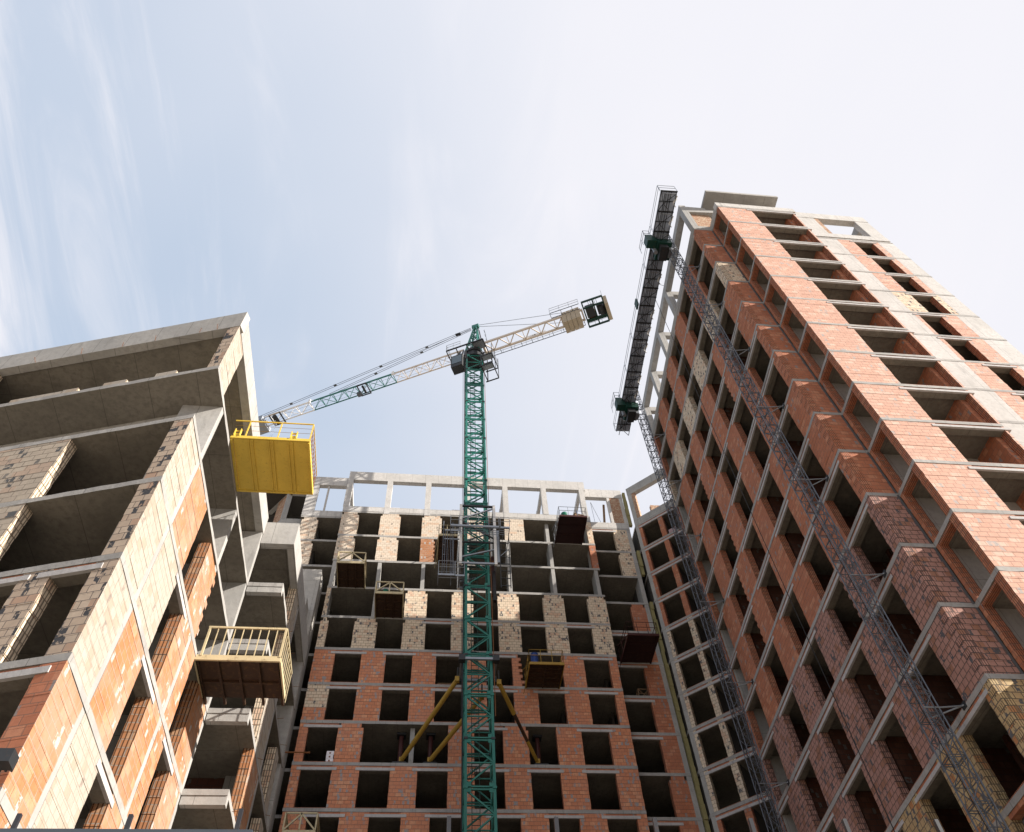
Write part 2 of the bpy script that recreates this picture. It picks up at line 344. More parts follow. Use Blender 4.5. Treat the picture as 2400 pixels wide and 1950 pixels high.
# ================================================================ right tower
TW=thing('unfinished_tower',(18,30,0),'tall unfinished red brick tower at the right with stepped corner bays','tower')
eB=V((.0384,.99926,0)); nB=V((-.99926,.0384,0))
C1=V((17.83,19.25,0)); BL=19.0
PF=C1+eB*BL
fB=Fr(C1,eB,nB); fR=Fr((17.83,19.25),(1,0),(0,-1)); fX=Fr((19.16,17.43),(0.03,1),(-1,.03)); fA=Fr((19.13,17.43),(1,0),(0,-1)); fS=Fr((24.8,19.15),(1,0),(0,-1))
outT=[(17.83,19.25),(19.22,19.25),(19.13,17.43),(24.78,17.43),(24.78,19.15),(33.1,19.15),(33.1,PF.y),(PF.x,PF.y)]
ZT=[55.8-3*k for k in range(19)]
PAT={'P':[(.6,2.65),(4.55,6.58),(8.45,10.5),(12.45,14.52),(16.42,18.5)],'Q':[(1.6,3.62),(5.5,7.55),(9.42,11.5),(13.42,15.42),(17.35,18.7)]}
seq='PPPQQPPQQPPQQPPQQPP'
for k,zt in enumerate(ZT):
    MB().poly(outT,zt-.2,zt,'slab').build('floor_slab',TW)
    if k==len(ZT)-1: break
    zb=ZT[k+1]
    bm,be=('red','redh')
    if k==2: bm,be=('bei','beih')
    if k in (10,11,12): bm,be=('pur','purh')
    if k>=13: bm,be=('yel','yelh')
    if k>=15: bm,be=('red','redh')
    # long face over the courtyard
    W=PAT[seq[k]]; pr=[]; u=.0
    for i,(a,b) in enumerate(W):
        o={}
        if u>0.01 and R.random()<.3: o['rag']='m' if R.random()<.6 else None
        if o.get('rag') is None: o={}
        pr.append((u,a,dict(o))); u=b
        if i==0: pr[-1]=(0.0,a,{'cor':'l'})
    pr.append((u,BL,{}))
    NOLINT[0]=k>13
    storey(fB,TW,zt,zb,pr,bm,be,[w_ for w_ in W if w_[1]<BL])
    # short return face, its corner blocks showing their ends on alternate courses
    storey(fR,TW,zt,zb,[(.385,1.36,{})],bm,be,sill=0)
    if k<17:
        mb=MB(); z=zb; i=0
        while z<zt-.2-.02:
            z2=min(z+.248,zt-.2); fR.box(mb,.004,.385,z,z2-.005,-.37,.0+J(.005),be if i%2 else bm); z=z2; i+=1
        mb.build('corner_block_stack',TW)
    # recess wall beside the sunny bay: open bay with a narrow strip at its inner side
    storey(fX,TW,zt,zb,[(1.6,1.80,{'rag':None})],'red','redh',sill=0)
    mb=MB(); fX.box(mb,.385,1.6,zt-.32,zt-.2,-.34,-.01,'redh'); mb.build('bay_lintel',TW)
    # sunny projecting bay
    am,ae=('redlit','redh')
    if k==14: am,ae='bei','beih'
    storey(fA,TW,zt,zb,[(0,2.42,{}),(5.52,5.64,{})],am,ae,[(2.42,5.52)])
    mb=MB(); mb.box(24.39,17.85,zb,24.77,19.3,zt-.2,'red'); mb.build('side_wall',TW)
    mb=MB(); mb.box(19.6,19.27,zb,24.38,19.5,zt-.2,'conc2'); mb.build('bay_back_wall',TW)
    # set-back right part: cast walls with small windows
    win=[None,(5.1,6.6),(5.1,6.6),(5.1,6.6),(4.15,5.65),(4.15,5.65),(5.1,6.6),(5.1,6.6),(4.15,5.65)]
    wn=win[k] if k<len(win) else (5.1,6.6)
    mb=MB(); zt2=zt+.22 if k else zt
    fS.box(mb,0,3.9,zb+.02,zt-.21,-.35,.0,'cwh'); mb.build('cast_wall',TW); mb=MB(); fS.box(mb,7.1 if wn is None or wn[0]>5 else 6.75,8.28,zb+.02,zt-.21,-.35,0,'cwh'); mb.build('cast_wall',TW)
    bz='bei' if k in (3,) else 'redlit'
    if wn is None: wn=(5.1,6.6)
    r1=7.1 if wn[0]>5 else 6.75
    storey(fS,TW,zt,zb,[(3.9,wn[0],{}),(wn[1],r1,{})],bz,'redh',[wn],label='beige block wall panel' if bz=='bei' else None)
mb=MB(); fR.box(mb,1.28,1.385,4,55.5,-.01,.01,'cem'); mb.build('corner_joint',TW)
# rooms: party walls behind the facades and a closed core, so openings look into dark rooms
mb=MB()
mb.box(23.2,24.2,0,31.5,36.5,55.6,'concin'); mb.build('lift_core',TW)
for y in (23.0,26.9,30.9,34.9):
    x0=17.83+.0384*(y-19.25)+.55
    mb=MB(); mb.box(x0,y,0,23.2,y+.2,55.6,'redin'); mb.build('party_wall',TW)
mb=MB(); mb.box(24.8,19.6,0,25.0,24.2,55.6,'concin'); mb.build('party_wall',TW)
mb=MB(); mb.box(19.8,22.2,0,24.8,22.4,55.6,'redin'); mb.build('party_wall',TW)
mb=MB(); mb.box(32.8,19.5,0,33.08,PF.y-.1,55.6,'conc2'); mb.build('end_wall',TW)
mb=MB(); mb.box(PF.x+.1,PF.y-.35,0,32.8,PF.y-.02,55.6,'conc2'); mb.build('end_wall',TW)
# roof edge beams, open frame and canopy
mb=MB(); fA.box(mb,-.02,5.9,55.8,56.45,-.4,.02,'cwh'); mb.build('roof_beam',TW)
mb=MB(); fX.box(mb,.0,1.83,55.8,56.42,-.4,.02,'conc'); fR.box(mb,.0,1.4,55.8,56.35,-.4,.02,'conc'); fB.box(mb,-.01,BL,55.8,56.35,-.4,.02,'conc'); mb.build('roof_beam',TW)
mb=MB(); fB.box(mb,0,BL,59.95,60.75,-.45,.03,'conc'); mb.build('frame_beam',TW)
for s_ in (.0,7.0,10.8,14.7,18.5):
    mb=MB(); fB.box(mb,s_,s_+.5,56.35,59.95,-.45,.02,'conc'); mb.build('frame_post',TW)
    mb=MB(); fB.box(mb,s_,s_+.4,59.35,59.94,-3.2,-.46,'conc'); mb.build('frame_cross_beam',TW)
mb=MB(); mb.box(18.25,19.42,56.3,19.95,19.7,60.2,'rough'); mb.build('roof_wall',TW)
mb=MB(); mb.box(18.3,19.3,60.2,19.9,19.8,60.7,'conc'); mb.build('frame_beam',TW)
for s_ in (10.9,18.0):
    mb=MB(); fB.box(mb,s_-.1,s_+.15,56.3,59.2,-3.2,-1.2,'rough'); mb.build('roof_wall',TW)
mb=MB(); mb.box(19.9,18.15,61.3,25.8,24.5,61.6,'slab'); mb.build('roof_canopy',TW)
mb=MB(); mb.box(21.6,22.2,55.9,25.2,24.3,61.28,'conc2'); mb.build('stair_head',TW)
mb=MB(); fS.box(mb,0,8.3,60.0,61.1,-.45,.02,'cwh'); mb.build('frame_beam',TW)
mb=MB(); fS.box(mb,0,8.3,56.0,56.75,-.4,.02,'cwh'); mb.build('frame_beam',TW)
mb=MB(); fS.box(mb,0,3.75,56.75,60.0,-.4,0,'cwh'); mb.build('cast_wall',TW); mb=MB(); fS.box(mb,7.15,8.28,56.75,60.0,-.4,0,'cwh'); mb.build('cast_wall',TW)
mb=MB(); fS.box(mb,3.75,4.1,56.75,60.0,-.38,-.02,'rough'); mb.build('roof_wall',TW)
mb=MB(); mb.box(32.6,19.6,60.0,33.05,34,60.9,'conc'); mb.build('frame_beam',TW)
for y in (24,29,33.5):
    mb=MB(); mb.box(32.6,y,55.85,33.0,y+.4,60,'conc'); mb.build('frame_post',TW)
# ================================================================ middle block
MD=thing('unfinished_block',(3,50,0),'unfinished block behind the green crane, red brick below and pale brick above','building')
yM=46.9; fM=Fr((0,yM),(1,0),(0,-1)); y2=47.67; fM2=Fr((0,y2),(1,0),(0,-1))
wE=V((2.5,-2.3,0)).normalized(); wN=V((-wE.y,wE.x,0)); wN=-wN if wN.y>0 else wN
fW=Fr((18.5,47.3),wE,wN); WL=12.3
lE=V((-.63,.77,0)).normalized(); lN=V((-.77,-.63,0)).normalized(); fL=Fr((-13.6,48.75),lE,lN); LL=6; fL0=Fr((0,48.75),(1,0),(0,-1))
we=V((18.5,47.3,0))+wE*WL; le=V((-13.6,48.75,0))+lE*LL
outM=[(-8.06,46.9),(14.27,46.9),(14.27,y2),(18.06,y2),(18.06,60),(-17.2,60),(le.x,le.y),(-13.6,48.75),(-11.7,48.75),(-11.7,y2),(-8.06,y2)]
outW=[(18.5,47.3),(we.x,we.y),(29,44),(29,60),(18.5,60)]
ZM=[54.45-2.994*k for k in range(18)]
wa=[(-6.55+3.65*i,-4.65+3.65*i+(.02 if i else 0)) for i in range(6)]
wb=[(-7.46+3.65*i,-5.52+3.65*i) for i in range(6)]
colx=[-7.86,-4.2,-.62,3.0,6.55,10.22,13.9]
def piers(ws,x0=-8.04,x1=14.25):
    out=[]; u=x0
    for a,b in ws: out.append((u,a)); u=b
    out.append((u,x1)); return out
for k,zt in enumerate(ZM):
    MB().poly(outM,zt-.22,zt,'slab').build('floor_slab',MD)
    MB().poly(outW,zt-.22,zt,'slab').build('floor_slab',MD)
    if k==len(ZM)-1: break
    zb=ZM[k+1]; L=(.36,.54); kw=dict(slab=.22,lz=L)
    NOLINT[0]=k>9
    for x in (colx if k<4 else [-.62] if k==7 else []):   # deep columns behind the facade line
        mb=MB(); mb.box(x-.15,yM+.03 if 0<k<4 else yM+.42,zb,x+.15,yM+1.25,zt-.22,'conc'); mb.build('column',MD)
    if k==0:      # 54.4-51.4
        pp=[(a,b,{'notch':.25}) for a,b in piers([w_ for i,w_ in enumerate(wa) if i<4])][:4]+[(wa[3][1],8.07,{'notch':.0})]
        pp+= [(13.75,14.25,{'mt':'bei','end':'beih'})]
        storey(fM,MD,zt,zb,pp,'bem','beih',sill=0,**kw)
    if k==1:
        pp=[(a,b,{'notch':.25}) for a,b in piers(wa[:2])[:2]]+[(wa[1][1],.22,{'mt':'org','end':'orgh','rag':'m'}),(13.7,14.25,{'mt':'red','end':'redh'})]
        storey(fM,MD,zt,zb,pp,'bem','beih',sill=0,**kw)
    if k==3:
        pp=[(a,b,{'notch':.25}) for a,b in piers(wb)[2:]]+[(-8.04,-7.75,{})]
        storey(fM,MD,zt,zb,pp,'bei','beih',sill=0,**kw)
    if k==4:
        pp=[(a,b,{'notch':.25 if b<3 else 0}) for a,b in piers(wb)]
        storey(fM,MD,zt,zb,pp,'bei','beih',wb[2:],sill=0,**kw)
    if k==5:
        w5=wa[:4]+[(7.18,10.05)]+wa[5:]
        pp=[(a,b,{}) for a,b in piers(w5)]; pp[4]=(pp[4][0],pp[4][1],{'rag':'r'})
        storey(fM,MD,zt,zb,pp,'mrd','redh',wa[:4]+wa[5:],**kw)
    if k==6:
        pp=[(a,b,{}) for a,b in piers(wa)]; pp[0]=(pp[0][0],pp[0][1],{'mt':'bei','end':'beih','z0':zb+.95})
        storey(fM,MD,zt,zb,[(-8.04,wa[0][0],{'z1':zb+.95})],'mrd','redh',**kw)
        storey(fM,MD,zt,zb,pp,'mrd','redh',wa,**kw)
    if k==7:
        w7=[wb[0],(-3.86,1.76),wb[3],wb[4],wb[5]]
        pp=[(a,b,{}) for a,b in piers(w7)]; pp[1]=(pp[1][0],pp[1][1],{'notch':.25}); pp[3]=(pp[3][0],pp[3][1],{'notch':.25})
        storey(fM,MD,zt,zb,pp,'mrd','redh',[wb[0],wb[3],wb[5]],**kw)
    if k>=8:
        ws=wb if k%4 in (0,3) else wa
        storey(fM,MD,zt,zb,[(a,b,{}) for a,b in piers(ws)],'mrd','redh',ws,**kw)
    # right bay, set back
    bm={0:'bei',1:'bei',3:'red'}.get(k,'red'); be=bm+'h'
    if k!=2: storey(fM2,MD,zt,zb,[(16.47,17.7,{'notch':.25 if k in (1,3,8) else 0})],bm,be,[] if k in (1,3,8) else [(14.48,16.47)],sill=0,**kw)
    mb=MB(); mb.box(17.7,y2+.012,zb,18.05,y2+1.2,zt-.22,'conc'); mb.build('column',MD)
    # left bay, set back
    if k<2: storey(fM2,MD,zt,zb,[(-11.55,-10.12,{'notch':.25})],'bem','beih',sill=0,**kw)
    # angled wing at the right
    bm='bei' if 4<=k<=8 else 'red'; be=bm+'h'
    mb=MB(); fW.box(mb,0.0,.32,zb,zt-.22,-.9,0,'conc'); mb.build('column',MD)
    storey(fW,MD,zt,zb,[(.32,.62,{'mt':'red' if k<4 or k>8 else 'bei'}),(2.25,2.72,{}),(4.4,5.4,{}),(7.1,12.2,{})],bm,be,[(.62,2.25),(2.72,4.4),(5.4,7.1)],**kw)
    # angled wing at the left, mostly hidden
    storey(fL,MD,zt,zb,[(0,.5,{}),(2.2,3.2,{}),(4.9,5.9,{})],'red','redh',sill=0,**kw)
# inner walls
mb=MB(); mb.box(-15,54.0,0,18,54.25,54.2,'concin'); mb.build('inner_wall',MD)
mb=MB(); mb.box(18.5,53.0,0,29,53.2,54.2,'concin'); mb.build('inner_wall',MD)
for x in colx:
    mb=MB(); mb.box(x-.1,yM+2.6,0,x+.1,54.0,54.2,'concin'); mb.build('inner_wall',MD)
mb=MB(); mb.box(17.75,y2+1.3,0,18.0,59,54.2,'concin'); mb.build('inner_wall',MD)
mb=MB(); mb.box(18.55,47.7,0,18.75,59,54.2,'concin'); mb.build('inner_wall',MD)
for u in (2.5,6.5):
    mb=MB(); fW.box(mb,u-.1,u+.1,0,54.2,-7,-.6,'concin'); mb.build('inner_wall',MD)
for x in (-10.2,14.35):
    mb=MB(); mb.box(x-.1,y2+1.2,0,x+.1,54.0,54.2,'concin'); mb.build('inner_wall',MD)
mb=MB(); mb.box(-16,59.7,0,26,60,54.2,'conc2'); mb.build('end_wall',MD)
# open frame on the roof
mb=MB(); fM.box(mb,-8.06,14.27,54.45,55.05,-.4,.02,'cwh'); mb.build('frame_beam',MD)
mb=MB(); fM.box(mb,-8.06,14.27,58.78,59.98,-.42,.02,'cwh'); mb.build('frame_beam',MD)
for i,x in enumerate(colx):
    mb=MB(); fM.box(mb,x-.24,x+.26,54.2 if i in (1,2,3,4) else 55.05,58.78,-.42,.035,'cwh'); mb.build('frame_post',MD)
    if i in (0,3,4,5,6):
        mb=MB(); mb.box(x-.18,yM+3.4,54.5,x+.15,yM+3.8,59.4,'cwh'); mb.build('frame_post',MD)
        mb=MB(); mb.box(x-.15,yM+.43,58.9,x+.12,yM+3.4,59.4,'cwh'); mb.build('frame_cross_beam',MD)
for (a,b,nm) in ((14.3,18.05,'r'),(-11.7,-8.08,'l')):
    mb=MB(); fM2.box(mb,a,b,54.45,55.15,-.4,.02,'cwh'); mb.build('frame_beam',MD)
    mb=MB(); fM2.box(mb,a,b,58.75,59.9,-.42,.02,'cwh'); mb.build('frame_beam',MD)
mb=MB(); fM2.box(mb,16.5,16.75,55.15,58.75,-.35,0,'cwh'); mb.build('frame_post',MD); mb=MB(); fM2.box(mb,17.72,18.05,55.15,58.75,-.42,0,'cwh'); mb.build('frame_post',MD)
mb=MB(); fM2.box(mb,16.75,17.72,55.15,58.75,-.3,-.03,'rough'); mb.build('roof_wall',MD)
mb=MB(); fM2.box(mb,-11.7,-10.75,55.15,58.75,-.42,0,'cwh'); mb.build('frame_post',MD)
mb=MB(); fM2.box(mb,-9.95,-9.8,55.15,58.75,-.3,-.1,'cwh'); mb.build('frame_post',MD)
mb=MB(); fW.box(mb,0,WL,54.45,55.2,-.4,.02,'conc'); mb.build('frame_beam',MD)
mb=MB(); fW.box(mb,0,WL,58.7,59.7,-.42,.02,'conc'); mb.build('frame_beam',MD)
mb=MB(); fW.box(mb,0,.42,55.2,58.7,-.4,0,'conc'); mb.build('frame_post',MD)
mb=MB(); fW.box(mb,.42,.75,55.2,58.7,-.35,-.02,'rough'); mb.build('roof_wall',MD)
mb=MB(); mb.box(21.0,48.4,54.5,25.5,48.75,58.8,'rough'); mb.build('roof_wall',MD)
for z0,z1 in ((54.45,55.1),(58.7,59.6)):
    mb=MB(); fL.box(mb,0,LL,z0,z1,-.4,.02,'conc'); fL0.box(mb,-13.6,-11.7,z0,z1,-.4,.02,'conc'); mb.build('frame_beam',MD)
mb=MB(); fL.box(mb,.3,1.7,55.1,58.7,-.4,-.02,'rough'); mb.build('roof_wall',MD)
mb=MB(); fL.box(mb,.12,.3,55.1,58.7,-.45,.0,'conc'); mb.build('frame_post',MD)
mb=MB(); mb.box(-17,51.6,54.5,-11.8,51.8,59.5,'concin'); mb.build('roof_wall',MD)
mb=MB(); mb.box(-17,48.9,58.75,-11.8,51.8,58.95,'concin'); mb.build('roof_slab',MD)
# cast stair wall at the left foot of the block
mb=MB(); mb.box(-13,45.9,0,-8.55,47.6,46.2,'conc2'); mb.build('cast_wall',MD)
mb=MB(); mb.box(-14,44.6,0,-8.95,45.9,42.1,'conc2'); mb.build('cast_wall',MD)
# insulation in the joint between block and wing
for z0,z1 in ((54.7,59.4),(48.5,51.4),(21.5,45.4)):
    z=z0
    while z<z1-.1:
        z2=min(z+R.uniform(.9,1.3),z1); mb=MB(); dx=J(.03); mb.box(18.10+dx,47.45+J(.04),z,18.36+dx+J(.02),47.75,z2-.01,'ins'); mb.build('insulation_board',MD); z=z2
# ================================================================ left building
LB=thing('unfinished_lowrise',(-12,22,0),'lower unfinished building at the left edge with a jutting concrete roof slab','building')
PC=V((-7.5,14.3,0)); e1=V((-.9635,.2677,0)); n1_=V((-.2677,-.9635,0)); f1=Fr(PC,e1,n1_); f2=Fr(PC,(0,1),(1,0)); f3=Fr((-6.06,24.75),(0,1),(1,0)); f3n=Fr((-7.5,24.75),(1,0),(0,-1))
LW=15.0; PL=PC+e1*LW
full=[(-7.5,14.3),(-7.5,24.75),(-6.06,24.75),(-6.06,33.1),(-22,33.1),(PL.x,PL.y)]
NOLINT[0]=False
ZL=[24.8,21.87,18.83,15.86,12.85,9.85,6.85,3.85]
def corner_pier(w_,z0,z1,front,side,name='corner_pier'):
    mb=MB(); i=mb.mi(front); j=mb.mi(side); z=z0
    while z<z1-.02:
        z2=min(z+.248,z1); d=J(.005); ww=w_+J(.012)
        A=PC-n1_*(.012+d)-V((.012,0,0)); A.x=-7.512; Bp=PC+e1*ww-n1_*(.012+d); Cp=Bp-n1_*.38; D=V((-7.512,14.3+.44,0))
        k=len(mb.v)
        for zz in (z,z2-.005): mb.v+=[V((p.x,p.y,zz)) for p in (A,Bp,Cp,D)]
        for f,m_ in (((0,1,5,4),i),((1,2,6,5),i),((2,3,7,6),i),((3,0,4,7),j),((0,3,2,1),i),((4,5,6,7),i)):
            mb.f.append(tuple(k+q for q in reversed(f))); mb.m.append(m_)
        z=z2
    mb.build(name,LB)
# roof slab with deep edge beam
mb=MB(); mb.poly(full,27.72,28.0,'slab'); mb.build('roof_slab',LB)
mb=MB(); f1.box(mb,-.012,LW,27.66,28.76,-.3,.02,'conc'); mb.build('roof_edge_beam',LB)
mb=MB(); f2.box(mb,.3,10.45,27.66,28.76,-.3,.025,'conc'); mb.build('roof_edge_beam',LB)
mb=MB(); f3n.box(mb,.0,1.45,27.1,28.45,-.3,.022,'conc'); mb.build('roof_edge_beam',LB)
mb=MB(); f3.box(mb,.31,8.35,27.1,28.4,-.3,.022,'conc'); mb.build('roof_edge_beam',LB)
for k,z in enumerate(ZL):
    MB().poly(full,z-.2,z,'slab').build('floor_slab',LB)
    if z<25:
        mb=MB(); f3n.box(mb,.02,1.44,z-.5,z-.2,-.25,-.01,'conc'); mb.build('edge_beam',LB)
tops=[27.66]+ZL
for k in range(len(tops)-1):
    zt=tops[k]+(.2 if k==0 else 0); zb=ZL[k]
    # concrete fins: thin in y, running inward
    ys=[1.58,6.3,10.3] if k!=0 else [10.3]
    for u in ys:
        mb=MB(); f2.box(mb,u,u+.26,zb,zt-.2,-1.35,-.005,'conc'); mb.build('fin_column',LB)
    mb=MB(); f3.box(mb,3.9,4.2,zb,zt-.2,-1.2,-.01,'conc'); mb.build('fin_column',LB)
    mb=MB(); f3.box(mb,8.0,8.3,zb,zt-.2,-1.2,-.01,'conc'); mb.build('fin_column',LB)
    D=dict(slab=.2,sill=0,lz=(.3,.46))
    if k==0:
        storey(f2,LB,zt,zb,[(.445,1.25,{'jl':.002})],'bel','beih',**D)
        corner_pier(.45,zb,zt-.2,'beg','bel'); storey(f1,LB,zt,zb,[(1.6,2.35,{'z1':zb+.24}),(3.4,4.2,{'z1':zb+.22}),(5.15,5.7,{'z1':zb+.24}),(5.72,7.6,{'z1':zb+.2}),(9.5,15,{})],'bel','beih',**D)
        storey(f3,LB,zt,zb,[(2.8,3.88,{'rag':'m'})],'bel','beih',**D)
    if k==1:   # recessed storey
        fr_=Fr(V((-7.5,15.84,0)),e1,n1_); mb=MB(); fr_.box(mb,1.4,14.5,zb,zt-.2,-.3,0,'conc2'); mb.build('recess_wall',LB)
        storey(f3,LB,zt,zb,[(2.9,3.88,{})],'bel','beih',**D)
    if k>=2:
        c1_,e1_=('beg','beih') if k<5 else ('red','redh')
        l_={2:'bel',3:'bel',4:'bel'}.get(k,'org'); r_={2:'org',3:'bel',4:'org',5:'bel'}.get(k,'org')
        H=lambda m_:'orgh' if m_=='org' else 'beih'
        # front face
        ws=[(.58,3.92)] if k in (2,3) else [(.62,1.7),(2.5,4.2)] if k==4 else [(.6,3.9)]
        corner_pier(ws[0][0],zb,zt-.2,c1_,l_); pp=[]; u=ws[0][1]
        for a,b in ws[1:]: pp.append((u,a,{})); u=b
        pp.append((u,9.2 if k!=4 else 9.0,{'mt':'beq'} if k<5 else {})); pp.append((11.5,15,{}))
        storey(f1,LB,zt,zb,pp,c1_ if k!=3 else 'beg',e1_,ws if k>=4 else [],**D)
        # sunny face
        storey(f2,LB,zt,zb,[(.445,1.58,{'mt':l_,'end':l_,'jl':.002,'jr':.002})],l_,H(l_),slab=.2,sill=0)
        storey(f2,LB,zt,zb,[(1.845,3.72,{'mt':r_,'end':H(r_),'jl':.002})],r_,H(r_),slab=.2,sill=0)
        if k==2: storey(f2,LB,zt,zb,[(5.1,7.0,{'rag':'r','z1':zt-.35})],'org','orgh',**D)
        else:
            storey(f2,LB,zt,zb,[(5.1,6.29,{}),(6.57,7.42,{})],'org','orgh',[(3.72,5.1)],slab=.2,sill=0,lz=(.3,.46))
            storey(f2,LB,zt,zb,[(8.7,10.28,{})],'org','orgh',[(7.42,8.7)] if k>3 else [],slab=.2,sill=0,lz=(.3,.46))
        m3={2:'bel',3:'org'}.get(k,'org')
        storey(f3,LB,zt,zb,[(2.1,3.88,{})],m3,H(m3),**D)
        if k in (2,3): storey(f3,LB,zt,zb,[(6.3,7.1,{'z1':zt-.5})],'bel','beih',**D)
        else: storey(f3,LB,zt,zb,[(5.6,7.9,{})],'org','orgh',**D)
# inner walls
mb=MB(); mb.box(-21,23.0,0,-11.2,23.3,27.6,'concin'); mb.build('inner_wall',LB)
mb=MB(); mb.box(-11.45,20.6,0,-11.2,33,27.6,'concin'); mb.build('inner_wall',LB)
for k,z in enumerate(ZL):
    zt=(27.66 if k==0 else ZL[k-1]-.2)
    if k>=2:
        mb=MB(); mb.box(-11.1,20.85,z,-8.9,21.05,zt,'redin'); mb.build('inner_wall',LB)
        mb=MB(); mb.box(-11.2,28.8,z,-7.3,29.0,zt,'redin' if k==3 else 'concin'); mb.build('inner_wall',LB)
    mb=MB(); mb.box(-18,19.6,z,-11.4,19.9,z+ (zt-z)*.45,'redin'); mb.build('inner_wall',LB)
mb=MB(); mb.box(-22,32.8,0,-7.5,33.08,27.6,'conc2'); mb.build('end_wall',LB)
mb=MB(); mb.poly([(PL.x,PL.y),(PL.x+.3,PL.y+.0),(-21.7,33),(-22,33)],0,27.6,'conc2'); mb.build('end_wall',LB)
# ================================================================ tower crane
CR=thing('tower_crane',(3.38,42.1,0),'teal lattice tower crane in front of the middle block with a pale counter jib','crane')
X0,X1,Y0,Y1=2.49,4.27,41.2,43.0; ZTOP=73.6
def mast_sec(mb,x0,x1,y0,y1,z0,z1,ch,br,mt,flip=False,mid=True):
    cs=[(x0,y0),(x1,y0),(x1,y1),(x0,y1)]; zm=(z0+z1)/2
    for i in range(4):
        a,b=cs[i],cs[(i+1)%4]
        mb.bar((*a,z0),(*a,z1),ch,ch,mt,up=(1,0,0))
        for z in (z0+.07,z1-.09): mb.bar((*a,z),(*b,z),br,br,mt)
        if mid: mb.bar((*a,zm),(*b,zm),br*.85,br*.85,mt)
        p,q=(a,b) if not flip else (b,a)
        mb.bar((*p,z1-.1),(*q,zm),br,br,mt); mb.bar((*q,zm),(*p,z0+.1),br,br,mt)
nsec=24; sh=(ZTOP-1.6)/nsec
for k in range(nsec):
    z0=1.6+k*sh; mb=MB(); mast_sec(mb,X0+.08,X1-.08,Y0+.08,Y1-.08,z0,z0+sh,.16,.085,'teal')
    for x in (X0+.08,X1-.08):
        for y in (Y0+.08,Y1-.08): mb.box(x-.12,y-.12,z0-.07,x+.12,y+.12,z0+.07,'dst' if k%2 else 'teal')
        # gusset plates
        for z,sg in ((z0+.16,1),(z0+sh-.16,-1)): mb.box(min(x,x+(.3 if x<3.3 else -.3)),Y0+.0,z-.12,max(x,x+(.3 if x<3.3 else -.3)),Y0+.02,z+.12,'teal')
    mb.build('mast_section',CR)
mb=MB(); mb.box(1.2,40,0,5.6,44.2,1.6,'conc'); mb.build('base_block',CR)
mb=MB()
for x in (3.0,3.45): mb.bar((x,42.4,1.6),(x,42.4,ZTOP),.045,.045,'dgrn')
z=2.0
while z<ZTOP: mb.bar((3.0,42.4,z),(3.45,42.4,z),.03,.03,'dgrn'); z+=.33
mb.build('ladder',CR)
for z in range(9,70,9):
    mb=MB(); [mb.bar((2.65+.12*i,41.5,z),(2.65+.12*i,42.7,z),.02,.03,'dst') for i in range(6)]; mb.bar((2.6,41.5,z),(3.4,41.5,z),.04,.04,'dst'); mb.bar((2.6,42.7,z),(3.4,42.7,z),.04,.04,'dst'); mb.build('landing',CR)
mb=MB(); mb.tube((2.36,41.15,1.6),(2.36,41.15,73),.045,6,'blk'); mb.tube((2.3,41.3,30),(2.2,41.25,70),.02,6,'blk'); mb.tube((4.36,41.1,30),(4.36,41.1,72),.025,6,'rst'); mb.build('power_cable',CR)
cx,cy=3.38,42.1; B_=V((-.9045,.4264,0)); Q_=V((.4264,.9045,0)); O_=V((cx,cy,0))
def cp_(r,q,z): return O_+B_*r+Q_*q+V((0,0,z))
mb=MB()
mb.tube((cx,cy,73.6),(cx,cy,74.0),1.05,20,'dst'); mb.tube((cx,cy,74.0),(cx,cy,74.5),1.0,20,'dst'); mb.tube((cx,cy,74.5),(cx,cy,74.9),1.1,20,'dst')
for a in (-1,1):
    for b in (-1,1): mb.bar((cx+a*.8,cy+b*.8,72.6),(cx+a*1.0,cy+b*1.0,74),.2,.2,'dst')
mb.build('slewing_ring',CR)
mb=MB()
for r in (-.8,.8):
    for q in (-.65,.65): mb.bar(cp_(r,q,74.9),cp_(.1*(1 if r>0 else -1)-.25,q*.15,81.3),.16,.16,'teal')
for i,z in enumerate((76.6,78.2,79.7)):
    t=(z-74.9)/6.4; pts=[cp_(.8*(1-t)*a-.25*t+.1*t*a,.65*b*(1-t*.85),z) for a,b in ((-1,-1),(1,-1),(1,1),(-1,1))]
    t2=max(0,(z-1.6-74.9)/6.4); z2=z-1.6; p2=[cp_(.8*(1-t2)*a-.25*t2+.1*t2*a,.65*b*(1-t2*.85),z2) for a,b in ((-1,-1),(1,-1),(1,1),(-1,1))]
    for j in range(4): mb.bar(pts[j],pts[(j+1)%4],.09,.09,'teal'); mb.bar(pts[j],p2[(j+1)%4],.07,.07,'teal')
mb.obox(cp_(-.65,-.2,81.1),B_*.8,Q_*.4,V((0,0,.55)),'teal'); mb.build('tower_head',CR)
mb=MB()   # head ladder and small cage
for q in (-.25,.25): mb.bar(cp_(-1.15,q,75.6),cp_(-.6,q,80.8),.04,.04,'dst')
for i in range(16): t=i/16; mb.bar(cp_(-1.15+.55*t,-.25,75.6+5.2*t),cp_(-1.15+.55*t,.25,75.6+5.2*t),.03,.03,'dst')
for t in (.3,.5,.7): mb.bar(cp_(-1.7+.5*t,-.35,75.6+5.2*t),cp_(-1.7+.5*t,.35,75.6+5.2*t),.03,.03,'dst')
mb.bar(cp_(-1.65,0,76.4),cp_(-1.3,0,80.0),.03,.03,'dst'); mb.build('ladder',CR)
